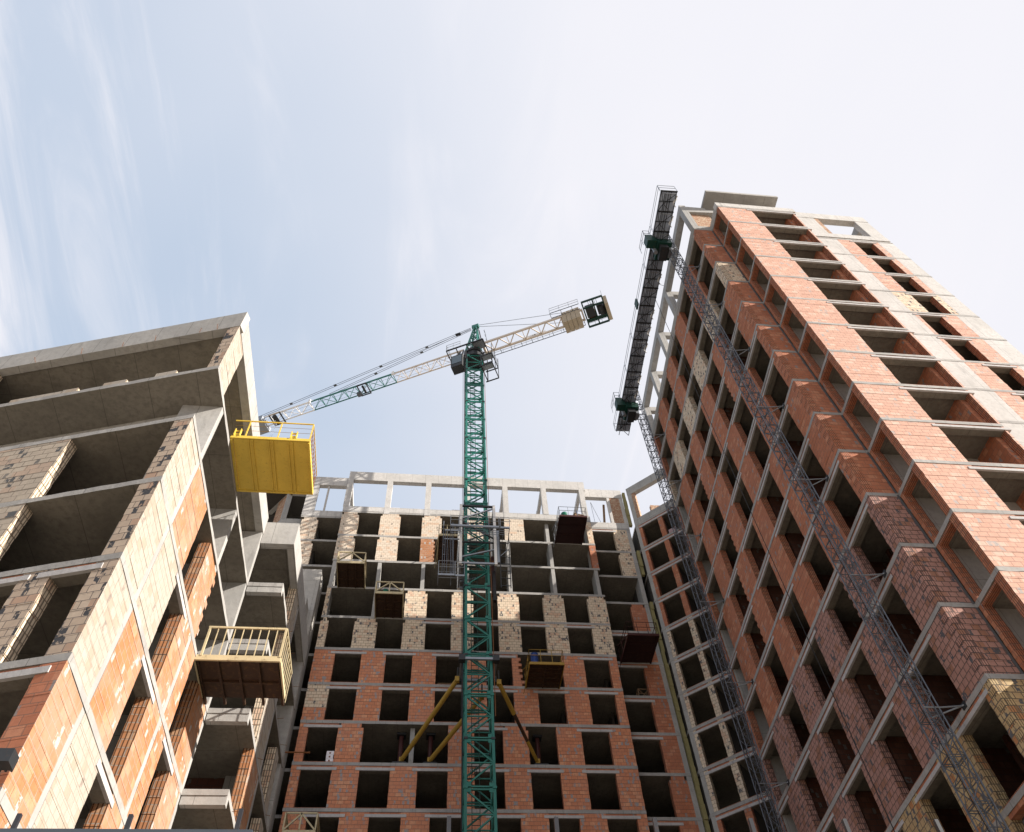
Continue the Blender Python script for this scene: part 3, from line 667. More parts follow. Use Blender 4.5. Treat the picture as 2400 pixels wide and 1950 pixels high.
# slewing platform with rails
mb=MB()
for q in (-1.5,1.5): mb.bar(cp_(2.6,q,75.1),cp_(-1.6,q,75.1),.12,.16,'dst')
for r in (2.6,1.5,.3,-1.6): mb.bar(cp_(r,-1.5,75.1),cp_(r,1.5,75.1),.1,.12,'dst')
mb.obox(cp_(-1.6,-1.5,75.18),B_*1.3,Q_*1.1,V((0,0,.03)),'gal'); mb.build('slewing_platform',CR)
def rail(mb,a,b,h=1.1,mt='gal',n=3,r=.022,mid=1):
    a,b=V(a),V(b); up=V((0,0,h))
    for i in range(n): p=a.lerp(b,i/(n-1)); mb.tube(p,p+up,r,5,mt)
    for j in range(mid+1): mb.tube(a+up*(1-j*.45),b+up*(1-j*.45),r,5,mt)
mb=MB(); rail(mb,cp_(2.6,1.5,75.2),cp_(-1.6,1.5,75.2),1.1,'gal',6); rail(mb,cp_(2.6,-1.5,75.2),cp_(2.6,1.5,75.2),1.1,'gal',4); rail(mb,cp_(2.6,-1.5,75.2),cp_(1,-1.5,75.2),1.1,'gal',3); mb.build('guard_rail',CR)
# boom: triangular truss
def boom(mb,r0,r1,mt,n,w0=.58,zb=75.8,zt=77.0,c=.10,l=.055):
    d=(r1-r0)/n
    for q in (-w0,w0): mb.bar(cp_(r0,q,zb),cp_(r1,q,zb),c,c,mt)
    mb.bar(cp_(r0,0,zt),cp_(r1,0,zt),c*1.1,c*1.1,mt)
    for i in range(n):
        a=r0+i*d; m_=a+d/2; b=a+d
        for q in (-w0,w0):
            mb.bar(cp_(a,q,zb),cp_(m_,0,zt),l,l,mt); mb.bar(cp_(m_,0,zt),cp_(b,q,zb),l,l,mt)
        if i%2==0: mb.bar(cp_(a,-w0,zb),cp_(b,w0,zb),l*.8,l*.8,mt)
        else: mb.bar(cp_(a,w0,zb),cp_(b,-w0,zb),l*.8,l*.8,mt)
        mb.bar(cp_(a,-w0,zb),cp_(a,w0,zb),l,l,mt)
for (a,b,m_,n) in ((1.2,9.4,'crm',6),(9.4,19.6,'teal',7),(19.6,31,'wht',7)):
    mb=MB(); boom(mb,a,b,m_,n); mb.build('jib_section',CR)
mb=MB()
for q in (-.1,.1): mb.tube(cp_(.3,q,81.3),cp_(28.5,q,77.1),.025,5,'dst'); mb.tube(cp_(.3,q,81.1),cp_(17.6,q,77.1),.025,5,'dst')
for r,zz in ((5.6,80.5),(11.3,79.66),(17,78.85),(22.5,78.0)): mb.obox(cp_(r,-.13,zz-.04),B_*.35,Q_*.26,V((0,0,.06)),'gmd')
for r,zz in ((6.2,79.7),(11.8,78.35)): mb.obox(cp_(r,-.13,zz-.04),B_*.35,Q_*.26,V((0,0,.06)),'gmd')
mb.obox(cp_(1.6,-.16,80.95),B_*.6,Q_*.32,V((0,0,.12)),'dst')
for q in (-.35,.35): mb.tube(cp_(-.6,q*.3,81.4),cp_(-10.4,q*1.8,76.6),.028,5,'gal')
mb.build('pendant_bars',CR)
mb=MB()
for q in (-.25,.25): mb.tube(cp_(1,q,75.75),cp_(30,q,75.75),.012,4,'dst')
mb.build('trolley_ropes',CR)
# trolleys
mb=MB()
for r in (12.6,13.7): mb.bar(cp_(r,-.75,75.65),cp_(r,.75,75.65),.1,.14,'dst')
for q in (-.7,.7): mb.bar(cp_(12.6,q,75.65),cp_(13.7,q,75.65),.1,.12,'dst')
mb.obox(cp_(13.5,0,75.2),B_*.5,Q_*.5,V((0,0,.35)),'gmd'); mb.tube(cp_(13.1,-.5,75.6),cp_(13.1,.5,75.6),.13,10,'dst'); mb.build('trolley',CR)
mb=MB()
mb.obox(cp_(25.3,-.95,74.95),B_*1.7,Q_*1.9,V((0,0,.75)),'gal'); mb.build('service_basket',CR)
mb=MB()
for r in (23.3,24.6): mb.bar(cp_(r,-.8,75.6),cp_(r,.8,75.6),.12,.14,'dst')
for q in (-.75,.75): mb.bar(cp_(23.3,q,75.6),cp_(24.6,q,75.6),.1,.12,'crm')
mb.tube(cp_(24,-.6,75.4),cp_(24,.6,75.4),.26,10,'dst')
for q in (-.12,.12): mb.tube(cp_(24,q,75.2),cp_(24,q,52),.012,4,'gal')
mb.build('trolley',CR)
for (r,q) in ((19.7,-.75),(9.5,-.75)): mb=MB(); mb.obox(cp_(r-.35,q-.1,75.3),B_*.25,Q_*.12,V((0,0,.6)),'wht'); mb.build('jib_fitting',CR)
# cab
CB=cp_(1.15,-1.15,70.9)
mb=MB(); o=cp_(.35,-1.9,70.9)
mb.obox(o+V((-.2,.3,.0)),B_*1.25,Q_*1.0,V((0,0,2.2)),'dst',ax=None); cab=mb.build('cab',CR)
mb=MB(); mb.obox(o+V((-.2,.3,.0))+B_*1.255+V((0,0,.3)),B_*.02,Q_*.95,V((0,0,1.6)),'gls'); mb.obox(o+V((-.2,.3,.0))-Q_*.02+V((0,0,.6))+B_*.1,B_*1.05,Q_*.02,V((0,0,1.4)),'gls'); mb.build('cab_window',cab)
mb=MB()
mb.bar(cp_(.8,-1.4,73.1),cp_(.8,-1.0,75.0),.14,.14,'dst'); mb.bar(cp_(1.5,-1.4,73.1),cp_(1.2,-.9,75.0),.14,.14,'dst')
mb.build('cab_bracket',CR)
mb=MB()   # service platform on the other side
for z in (70.3,72.3): 
    for r in (-1.2,-2.4): mb.bar(cp_(r,-1.1,z),cp_(r,.9,z),.09,.12,'dst')
    for q in (-1.1,.9): mb.bar(cp_(-1.0,q,z),cp_(-2.4,q,z),.09,.12,'dst')
    mb.obox(cp_(-1.2,-1.1,z+.05),-B_*1.2,Q_*.7,V((0,0,.03)),'gal')
for q in (-1.1,-.1,.9): mb.bar(cp_(-2.4,q,70.3),cp_(-2.4,q,74.2),.06,.06,'dst')
for q in (-1.1,.9): mb.bar(cp_(-1.2,q,70.3),cp_(-1.2,q,74.6),.1,.1,'dst')
rail(mb,cp_(-2.4,-1.1,72.3),cp_(-2.4,.9,72.3),1.1,'gal',3); mb.build('service_platform',CR)
# counter jib
mb=MB()
for q in (-.62,.62): mb.bar(cp_(-1.1,q,75.8),cp_(-12.6,q,75.8),.17,.26,'crm')
mb.obox(cp_(-1.1,-.62,75.7),-B_*.25,Q_*1.24,V((0,0,.25)),'crm')
n=5; d=9.0/n
for i in range(n):
    a=-1.3-i*d; b=a-d; m_=a-d/2
    mb.bar(cp_(a,-.6,75.8),cp_(m_,.6,75.8),.1,.1,'crm'); mb.bar(cp_(m_,.6,75.8),cp_(b,-.6,75.8),.1,.1,'crm'); mb.bar(cp_(m_,-.6,75.8),cp_(m_,.6,75.8),.07,.07,'crm')
for r in (-10.2,-12.5): mb.bar(cp_(r,-.6,75.8),cp_(r,.6,75.8),.16,.26,'crm')
mb.build('counter_jib',CR)
mb=MB()
for q0,q1 in ((.75,1.35),(-1.35,-.75)):
    ra,rb=(-1.6,-12.4) if q0>0 else (-9.2,-12.4)
    for q in (q0,q1): mb.bar(cp_(ra,q,75.95),cp_(rb,q,75.95),.05,.07,'dst')
    r=ra
    while r>rb: mb.bar(cp_(r,q0,75.95),cp_(r,q1,75.95),.05,.05,'dst'); r-=1.2
mb.build('walkway',CR)
mb=MB(); rail(mb,cp_(-1.6,1.35,75.95),cp_(-12.4,1.35,75.95),1.1,'gal',9); rail(mb,cp_(-9.2,-1.35,75.95),cp_(-12.4,-1.35,75.95),1.1,'gal',4); mb.build('guard_rail',CR)
for i in range(4):
    mb=MB(); mb.obox(cp_(-10.32-i*.49,-.75,74.2+.02*i),-B_*.46,Q_*1.4,V((0,0,2.2)),'cw'); mb.build('counterweight',CR)
mb=MB(); mb.obox(cp_(-15.02,-1.1,74.6),-B_*.36,Q_*2.1,V((0,0,1.7)),'cw'); mb.build('counterweight',CR)
mb=MB()
for q in (-1.5,-.75,.75,1.6): mb.bar(cp_(-12.7,q,75.7),cp_(-15.0,q,75.7),.16,.2,'dgrn')
for r in (-12.75,-13.9,-14.95): mb.bar(cp_(r,-1.5,75.7),cp_(r,1.6,75.7),.14,.18,'dgrn')
mb.obox(cp_(-12.9,-.7,75.6),-B_*.9,Q_*1.2,V((0,0,.7)),'dst'); mb.obox(cp_(-14.1,-.6,75.6),-B_*.6,Q_*1.1,V((0,0,.4)),'dst'); mb.obox(cp_(-12.8,.8,75.6),-B_*2.4,Q_*.25,V((0,0,.3)),'dgrn'); mb.tube(cp_(-14.6,-.5,75.7),cp_(-14.6,.5,75.7),.36,14,'dst'); mb.obox(cp_(-13.0,.1,75.8),-B_*.9,Q_*.7,V((0,0,.7)),'rst')
for i in range(5): mb.bar(cp_(-13.4-i*.22,-1.45,75.6),cp_(-13.4-i*.22,-.8,75.6),.04,.04,'dst')
mb.build('winch_frame',CR)
mb=MB(); rail(mb,cp_(-12.7,1.6,75.9),cp_(-15.0,1.6,75.9),1.1,'gal',4); rail(mb,cp_(-15.0,-1.5,75.9),cp_(-15.0,1.6,75.9),1.1,'gal',3); mb.build('guard_rail',CR)
mb=MB(); mb.obox(cp_(-5.6,.7,75.9),-B_*2.5,Q_*.03,V((0,0,.62)),'wht'); sg=mb.build('sign_board',CR)
mb=MB()
for i,(a,wd,h) in enumerate(((.75,.14,.14),(.98,.10,.28),(1.2,.12,.34),(1.45,.2,.10),(1.75,.12,.16),(2.0,.16,.12))): mb.obox(cp_(-5.6-a,.69,76.12),-B_*wd,Q_*.008,V((0,0,h)),'blk')
mb.build('lettering',sg)
# climbing cage with its walkways
mb=MB(); c0,c1x=2.12,4.72; d0,d1=40.8,43.4
for x in (c0,c1x):
    for y in (d0,d1): mb.bar((x,y,42.3),(x,y,48.8),.2,.2,'wht',up=(1,0,0))
for (z) in (42.4,48.7):
    for a,b in (((c0,d0),(c1x,d0)),((c1x,d0),(c1x,d1)),((c1x,d1),(c0,d1)),((c0,d1),(c0,d0))): mb.bar((*a,z),(*b,z),.14,.16,'gal' if z<45 else 'dst')
for y in (d0,d1):
    mb.bar((c0,y,47.2),(c1x,y,48.5),.1,.1,'gal'); mb.bar((c0,y,46.9),(c1x,y,45.0),.1,.1,'dst'); mb.bar((c0,y,46.7),(c1x,y,46.7),.08,.08,'dst'); mb.bar((c0,y,43.0),(c1x,y,43.9),.1,.1,'gal'); mb.bar((c0,y,44.6),(c1x,y,44.6),.1,.1,'dst')
for x in (c0,c1x): mb.bar((x,d0,46.9),(x,d1,45.0),.1,.1,'gal'); mb.bar((x,d0,43),(x,d1,44.6),.1,.1,'gal')
mb.build('climbing_cage',CR)
mb=MB()
[mb.bar((1.3,39.9+.2*i,45.23),(5.75,39.9+.2*i,45.23),.03,.03,'gal') for i in range(4)]; [mb.bar((1.3+.74*i,39.75,45.2),(1.3+.74*i,40.6,45.2),.05,.05,'gal') for i in range(7)]; mb.bar((1.3,39.75,45.25),(4.95,39.75,45.25),.08,.18,'gal'); mb.bar((5.05,39.75,45.2),(5.75,39.75,45.2),.08,.18,'gal')
rail(mb,(1.3,39.75,45.3),(2.55,39.75,45.3),1.05,'gal',3); rail(mb,(2.65,39.75,45.3),(4.95,39.75,45.3),1.05,'gal',4); rail(mb,(5.05,39.75,45.3),(5.75,39.75,45.3),1.05,'gal',2)
[mb.bar((x,40.6,45.2),(x,43.6,45.2),.04,.04,'gal') for x in (1.3,1.6,1.95,4.95,5.3,5.75)]
mb.build('cage_walkway',CR)
mb=MB()
mb.bar((.55,40.5,40.9),(1.7,40.5,40.9),.07,.16,'gal'); mb.bar((1.75,40.5,40.85),(2.4,40.5,40.85),.07,.16,'gal'); [mb.bar((x,40.5,40.87),(x,41.6,40.87),.04,.04,'gal') for x in (.55,1.45,2.4)]
rail(mb,(.55,40.5,40.95),(1.65,40.5,40.95),1.3,'gal',2); rail(mb,(1.75,40.5,40.95),(2.4,40.5,40.95),1.3,'gal',2); rail(mb,(.55,41.6,40.95),(2.4,41.6,40.95),1.3,'gal',3)
mb.bar((.9,40.6,45.6),(2.1,40.6,45.6),.06,.14,'gal'); mb.bar((.9,41.5,45.6),(2.1,41.5,45.6),.06,.1,'gal')
for x,z1 in ((.8,46.6),(.95,45.6),(1.12,45.6),(1.38,45.6),(1.5,46.5),(1.58,44.6)): mb.tube((x,40.6,40.9 if x!=.95 else 41.3),(x,40.6,z1),.026,6,'gmd')
for z in (42,43,44,45):
    mb.tube((.8,40.6,z),(.95,40.6,z),.02,5,'gal')
mb.build('lower_cage',CR)
mb=MB()
for x in (5.05,5.75): mb.bar((x,41.0,40.3),(x,40.6,45.2),.06,.06,'dst')
for i in range(7): mb.bar((5.05,41,40.5+i*.72),(5.75,41,40.5+i*.72),.05,.05,'dst')
mb.bar((4.95,40.9,42.6),(4.95,40.9,46.0),.2,.2,'gal',up=(1,0,0)); mb.bar((5.05,41,43.4),(5.75,41,44.2),.05,.05,'gal'); mb.build('side_ladder',CR)
mb=MB(); mb.box(4.45,41.5,40.2,4.75,41.9,43.9,'mar'); mb.box(4.5,41.3,39.4,4.7,41.6,42.2,'blk'); mb.box(4.47,41.45,43.1,4.73,41.5,43.4,'rst'); mb.build('hydraulic_ram',CR)
# collar and wall ties
for z in (34.1,20.0):
    mb=MB()
    for a,b in (((2.3,41.0),(4.5,41.0)),((4.5,41.0),(4.5,43.2)),((4.5,43.2),(2.3,43.2)),((2.3,43.2),(2.3,41.0))): mb.bar((*a,z),(*b,z),.16,.16,'gal')
    for x in (2.3,4.5):
        for y in (41,43.2): mb.box(x-.2,y-.2,z-.22,x+.2,y+.2,z+.22,'dst')
    mb.build('mast_collar',CR)
def tie(a,b,dark=False):
    a,b=V(a),V(b); mb=MB(); d=(b-a)
    if dark:
        mb.tube(a,a.lerp(b,.38),.15,10,'syl'); mb.tube(a.lerp(b,.36),a.lerp(b,.72),.115,10,'brn'); mb.tube(a.lerp(b,.72),b,.12,10,'syl')
    else: mb.tube(a,b,.15,10,'syl')
    mb.obox(a-V((.14,.14,.14)),(.28,0,0),(0,.28,0),(0,0,.34),'syl'); mb.obox(b-V((.14,.14,.1)),(.28,0,0),(0,.28,0),(0,0,.3),'syl')
    mb.bar(a,(a.x*.97+.1,a.y-.3,a.z+.75),.1,.1,'dst')
    mb.build('wall_tie',CR)
tie((2.05,42.0,33.2),(-1.24,47.25,30.85)); tie((3.75,43.4,33.0),(.59,47.25,30.85)); tie((4.75,42.1,33.1),(7.7,47.25,30.85),True)
for (x) in (-1.35,.62,7.9):
    mb=MB(); mb.tube((x,48.0,30.5),(x,48.0,33.2),.16,10,'mar'); mb.box(x-.3,47.7,33.05,x+.3,48.3,33.2,'dst'); mb.box(x-.45,46.95,30.5,x+.45,48.3,30.62,'dst'); mb.build('tie_prop',CR)
# ================================================================ mast climbing platform on the tower
CM=thing('mast_climbing_platform',(16.4,28,0),'long grey access platform under the tower roof carried by two lattice masts','work platform')
eP=V((.02,1,0)).normalized(); nP=V((-1,.02,0)).normalized(); fP=Fr((16.45,17.1),eP,nP,0)
LP=21.6
def dk(u,d,z): return fP.P(u,z,d)
mb=MB(); fP.box(mb,0,LP,57.25,57.29,0,1.25,'deck'); mb.build('deck_floor',CM)
nb=14; du=LP/nb
for i in range(nb):
    mb=MB(); a=i*du; b=a+du; m_=a+du/2
    for d_ in (.05,.45,.62,.8,1.2): mb.bar(dk(a,d_,57.2),dk(b,d_,57.2),.028,.05,'dst')
    mb.bar(dk(a,0,57.2),dk(a,1.25,57.2),.09,.1,'dst'); mb.bar(dk(m_,0,57.2),dk(m_,1.25,57.2),.05,.06,'dst')
    for d_ in (.2,1.05): mb.bar(dk(a,d_,56.65),dk(b,d_,56.65),.045,.045,'dst')
    for d_,e_ in ((.05,.2),(1.2,1.05)): mb.bar(dk(a,d_,57.2),dk(m_,e_,56.65),.045,.045,'dst'); mb.bar(dk(m_,e_,56.65),dk(b,d_,57.2),.045,.045,'dst')
    mb.bar(dk(a,.2,56.65),dk(m_,1.05,56.65),.04,.04,'dst'); mb.bar(dk(m_,1.05,56.65),dk(b,.2,56.65),.04,.04,'dst'); mb.bar(dk(a,.2,56.65),dk(a,1.05,56.65),.05,.05,'gal')
    if i in (0,1,4,6,7,8,10,11): 
        mb.bar(dk(a+.3,-.02,57.15),dk(a+.75,.25,56.9),.07,.09,'wht'); mb.bar(dk(a+.55,-.02,57.15),dk(a+.75,.25,56.9),.07,.09,'wht'); mb.bar(dk(a+.8,.25,56.9),dk(a+1.1,-.02,57.1),.07,.09,'wht')
    mb.build('platform_section',CM)
mb=MB()
for i in range(7):
    a=i*LP/7+.06; b=(i+1)*LP/7-.06
    rail(mb,dk(a,1.28,57.3),dk(b,1.28,57.3),1.1,'gal',2,.02)
for u in (0,LP): rail(mb,dk(u,0,57.3),dk(u,1.28,57.3),1.1,'gal',2,.02)
mb.build('guard_rail',CM)
def tri_mast(cx_,cy_,ztop):
    w_=.28; H=1.508; z=0
    while z<ztop:
        mb=MB(); cs=[(cx_-w_,cy_-w_),(cx_+w_,cy_-w_),(cx_+w_,cy_+w_),(cx_-w_,cy_+w_)]
        for i in range(4):
            a,b=cs[i],cs[(i+1)%4]
            mb.tube((*a,z),(*a,z+H-.01),.029,6,'gmd')
            for zz in (z+.03,z+H-.05,z+H/2): mb.tube((*a,zz),(*b,zz),.018,5,'gmd')
            mb.tube((*a,z+.05),(*b,z+H/2),.018,5,'gmd'); mb.tube((*b,z+H/2),(*a,z+H-.06),.018,5,'gmd')
        mb.bar((cx_+.1,cy_-w_-.03,z),(cx_+.1,cy_-w_-.03,z+H),.035,.035,'gmd',up=(1,0,0))
        mb.build('mast_section',CM); z+=H
    mb=MB(); mb.tube((cx_-w_-.12,cy_-w_-.05,0),(cx_-w_-.12,cy_-w_-.05,ztop-2),.016,5,'blk'); mb.build('power_cable',CM)
tri_mast(16.78,21.35,58.9); tri_mast(17.22,36.1,58.9)
for (cx_,cy_) in ((16.78,21.35),(17.22,36.1)):
    for z in range(10,56,6):
        zz=z+.8; mb=MB(); xb=17.83+.0384*(cy_-19.25)
        mb.tube((cx_+.28,cy_-.28,zz),(xb-.02,cy_-.4,zz),.028,6,'gal'); mb.tube((cx_+.28,cy_+.28,zz),(xb-.02,cy_-.45,zz),.028,6,'gal'); mb.tube((cx_-.28,cy_-.28,zz),(cx_+.35,cy_-.29,zz),.028,6,'gal')
        mb.box(xb-.05,cy_-.55,zz-.12,xb+.01,cy_-.3,zz+.1,'dst'); mb.build('wall_anchor',CM)
    mb=MB(); u=cy_-17.1
    fP.box(mb,u-.7,u+.7,56.2,56.9,-.1,1.0,'dgrn'); fP.box(mb,u-.55,u+.55,55.7,56.2,.25,.85,'dst'); fP.box(mb,u-.75,u-.1,56.4,57.5,1.0,1.75,'dgrn'); mb.tube(dk(u,1.1,55.9),dk(u,1.1,57.1),.16,10,'gal'); fP.box(mb,u-.35,u+.35,55.8,57.1,-.12,.15,'gal')
    mb.build('drive_unit',CM)
    mb=MB(); rail(mb,dk(u-.7,1.78,57.3),dk(u+.7,1.78,57.3),1.1,'gal',3,.02); rail(mb,dk(u-.7,1.3,57.3),dk(u-.7,1.78,57.3),1.1,'gal',2,.02); mb.build('guard_rail',CM)
mb=MB(); fP.box(mb,9.2,9.7,57.3,58.3,1.28,1.4,'dgrn'); mb.build('control_box',CM)
# ================================================================ loading platforms
def platform(name,x0,x1,y0,y1,z,under,frame,railm,label,group,style='truss',t=.14,rh=1.05,grid=(3,3),back=1.2):
    o=thing(name,((x0+x1)/2,(y0+y1)/2,z),label,'loading platform',group)
    mb=MB(); mb.box(x0+.04,y0+.05,z,x1-.04,y1+back,z+.05,under)
    nx,ny=grid
    for i in range(nx+1): x=x0+.05+(x1-x0-.1)*i/nx; mb.box(x-.04,y0+.06,z-.10,x+.04,y1-.02,z-.001,under)
    for j in range(1,ny): y=y0+(y1-y0)*j/ny; mb.box(x0+.1,y-.03,z-.085,x1-.1,y+.03,z-.001,under)
    mb.build('deck',o)
    mb=MB(); mb.box(x0-.02,y0-.02,z-.10,x1+.02,y0+.05,z+.10,frame)
    for x in (x0,x1): mb.box(x-.045,y0+.05,z-.10,x+.045,y1+back-.1,z+.08,frame)
    mb.build('edge_frame',o)
    mb=MB(); zt=z+rh; w_=.08; xm=(x0+x1)/2
    if style=='truss':
        mb.bar((x0,y0,zt),(x1,y0,zt),w_,w_,railm)
        for x in (x0,xm,x1): mb.bar((x,y0,z+.1),(x,y0,zt),w_,w_,railm,up=(1,0,0))
        mb.bar((x0+.04,y0,z+.12),(xm,y0,zt-.03),w_,w_,railm); mb.bar((x1-.04,y0,z+.12),(xm,y0,zt-.03),w_,w_,railm)
        for x in (x0,x1): mb.bar((x,y0,zt),(x,y1,zt),w_,w_,railm); mb.bar((x,y0+.05,zt-.05),(x,y1-.2,z+.1),w_*.7,w_*.7,railm)
    elif style=='thin':
        rail(mb,(x0,y0,z+.1),(x1,y0,z+.1),rh,railm,4,.022); rail(mb,(x0,y0,z+.1),(x0,y1,z+.1),rh,railm,4,.022); rail(mb,(x1,y0,z+.1),(x1,y1,z+.1),rh,railm,4,.022)
        mb.bar((x0,y0,z-.0),(x0-.25,y1-.5,z+1.0),.04,.04,railm); mb.bar((x0,y0+.8,z-.0),(x0-.2,y1,z-.6),.03,.03,railm)
    elif style=='baluster':
        mb.bar((x0+.1,y0,zt),(x1,y0,zt),.06,.07,railm)
        for i in range(10): x=x0+.15+(x1-x0-.17)*i/9; mb.bar((x,y0,z+.05),(x,y0,zt),.028 if 0<i<9 else .07,None,railm,up=(1,0,0))
        mb.bar((x1,y0,zt),(x1,y1,zt),.06,.07,railm)
        for i in range(9): y=y0+(y1-y0)*i/8; mb.bar((x1,y,z+.05),(x1,y,zt),.024,None,railm,up=(1,0,0))
    mb.build('guard_rail',o); return o
gM='loading platforms on the middle block'
platform('loading_platform',-7.22,-5.13,44.1,46.85,45.35,'brn','py','py','pale railed platform with gridded underside, the higher of two left of the crane',gM)
platform('loading_platform',-4.02,-1.97,44.15,46.85,42.4,'brn','py','py','pale railed platform with gridded underside and a green bucket, just left of the crane',gM)
platform('loading_platform',.5,2.45,43.65,46.85,48.35,'brn','py','py','dark boarded platform half hidden behind the crane mast, below pale thin rails',gM,'thin',grid=(1,4))
platform('loading_platform',10.7,13.05,43.7,46.85,51.35,'mart','mar','gal','dark maroon platform under the roof frame carrying a green barrel and a crate',gM,'thin',grid=(1,3))
platform('loading_platform',14.75,17.05,44.45,47.6,39.4,'mart','mar','mar','dark maroon empty platform at the right bay beside the yellow insulation joint',gM,'thin',grid=(1,3))
platform('loading_platform',7.2,9.6,44.2,46.85,36.4,'brn','syl','syl','mustard yellow platform with a blue barrel, lowest right of the crane',gM,'thin',grid=(2,5))
platform('loading_platform',-7.35,-5.6,44.1,46.85,24.6,'brn','py','py','pale yellow truss railed platform at the bottom left of the middle block',gM)
platform('loading_platform',-7.5,-4.8,21.75,24.15,18.62,'brn','py','py','brown boarded platform with thin pale balusters on the left building','loading platforms on the left building','baluster',rh=1.25,grid=(4,2),back=-.3)
# the bright yellow one
YP=thing('loading_platform',(-6.1,18.6,24.9),'bright yellow sheet steel platform near the roof of the left building','loading platform','loading platforms on the left building')
mb=MB(); mb.box(-7.4,17.45,24.9,-4.72,19.85,24.94,'yp'); mb.build('deck',YP)
mb=MB()
for x in (-6.85,-6.13,-5.43):
    for dx in (0,.14): mb.box(x+dx-.015,17.46,24.845,x+dx+.015,19.84,24.899,'yp')
    mb.box(x+.016,17.46,24.888,x+.124,19.84,24.899,'yp')
mb.build('stiffener',YP)
mb=MB(); mb.box(-7.5,17.40,24.9,-4.66,17.46,25.04,'yp'); mb.box(-7.5,19.85,24.86,-4.66,19.93,25.04,'yp'); mb.box(-7.5,17.46,24.83,-7.41,19.85,25.04,'yp'); mb.box(-4.72,17.46,24.83,-4.66,19.85,25.04,'yp'); mb.build('edge_frame',YP)
mb=MB(); y=17.43
mb.bar((-7.55,y,26.0),(-4.68,y,26.0),.04,.04,'yp')
for z in (25.4,25.7): mb.tube((-7.5,y,z),(-4.68,y,z),.008,4,'syl')
for x in (-7.0,-5.85,-4.69): mb.bar((x,y,25.0),(x,y,26.0),.04,.04,'yp',up=(1,0,0))
mb.bar((-4.69,y,26.0),(-4.69,19.9,26.0),.03,.03,'yp')
for i in range(12): yy=17.6+i*.2; mb.tube((-4.69,yy,25.02),(-4.69,yy,26.0),.01,4,'rst')
for z in (25.3,25.6): mb.tube((-4.69,17.5,z),(-4.69,19.9,z),.01,4,'rst')
mb.build('guard_rail',YP)
mb=MB()
for x in (-7.42,-5.4):
    for dx in (0,.2): mb.box(x+dx,17.36,25.03,x+dx+.03,17.46,25.42,'yp')
    mb.box(x+.03,17.41,25.05,x+.2,17.44,25.2,'yp'); mb.box(x+.03,17.41,25.3,x+.2,17.44,25.36,'yp')
mb.build('lifting_lug',YP)
# ================================================================ small things
def barrel(x,y,z,mt,label,r=.27,h=.75):
    mb=MB(); n=16
    for a,b in ((0,.03),(.24,.28),(.48,.52),(.72,.75)): mb.tube((x,y,z+a*h/.75),(x,y,z+b*h/.75),r+.015,n,mt)
    mb.tube((x,y,z+.01),(x,y,z+h-.015),r,n,mt); o=mb.build('barrel'); tag(o,label,'barrel'); return o
barrel(11.25,44.3,51.5,'grb','green ribbed plastic barrel standing on the dark maroon platform')
barrel(7.6,44.5,36.5,'blu','blue ribbed plastic barrel standing on the mustard yellow platform',h=.85)
barrel(-3.3,44.6,42.5,'grb','small green bucket behind the rail of a pale platform',r=.2,h=.5)
mb=MB(); mb.obox((12.25,44.5,51.42),(.75,.15,0),(-.1,.6,0),(0,0,1.15),'wood'); mb.obox((12.2,44.45,52.57),(.85,.17,0),(-.12,.7,0),(0,0,.05),'wood'); mb.bar((12.5,44.4,51.45),(12.42,44.4,52.9),.06,.03,'blu'); tag(mb.build('crate'),'brown timber crate with a blue strap on the dark maroon platform','crate')
mb=MB()
for i in range(3): mb.box(-6.0+J(.02),46.93,30.5+i*.26,-5.56+J(.02),47.5,30.5+i*.26+.25,'wrp')
for i in range(3): mb.box(-5.84,46.915,30.56+i*.26,-5.74,46.929,30.66+i*.26,'rst')
tag(mb.build('wrapped_stack'),'white wrapped stack of blocks standing in a brick window opening','stack')
def trestle(x,y,z,w_,h,label):
    mb=MB()
    for xx in (x,x+w_): mb.bar((xx,y,z),(xx,y,z+h),.05,.05,'wood',up=(1,0,0)); mb.bar((xx,y+.5,z),(xx,y+.5,z+h),.05,.05,'wood',up=(1,0,0)); mb.bar((xx,y,z+h),(xx,y+.5,z+h),.05,.05,'wood')
    for yy in (y,y+.5): mb.bar((x,yy,z+h),(x+w_,yy,z+h),.05,.05,'wood'); mb.bar((x,yy,z),(x+w_,yy,z+h),.04,.04,'wood'); mb.bar((x+w_,yy,z),(x,yy,z+h),.04,.04,'wood')
    tag(mb.build('trestle'),label,'trestle','trestles standing in openings')
trestle(15.8,48.2,36.47,.8,.95,'timber trestle with crossed legs in a dark opening of the right bay')
trestle(.95,47.5,36.47,1.5,.55,'low timber trestle in the window just left of the crane mast')
for i,(x,wd,hh,lb) in enumerate(((-4.0,.95,1.3,'pale block pallet behind the roof beam, leftmost of three'),(.1,1.05,1.2,'pale low block pallet behind the roof beam, middle of three'),(1.65,1.05,1.4,'grey topped block pallet behind the roof beam, nearest the mast'))):
    mb=MB(); mb.box(x,47.6,54.45,x+wd,48.6,54.58,'wood')
    for j in range(4): mb.box(x+J(.02),47.6+J(.02),54.58+j*hh/4,x+wd+J(.02),48.6,54.575+(j+1)*hh/4,'wrp')
    mb.build('block_pallet'); tag(bpy.context.scene.objects[mb and [o.name for o in col.objects][-1]],lb,'pallet','block pallets on the roof')
mb=MB()
for j in range(3):
    for i in range(3): q=fW.P(2.95+i*.25,0,-.1-.1); mb.obox(fW.P(2.9+i*.26,51.4+j*.2,-.6),wE*.24,wN*.5,V((0,0,.19)),'pnk')
tag(mb.build('brick_stack'),'pinkish wrapped brick stack in the top opening of the angled wing','stack')
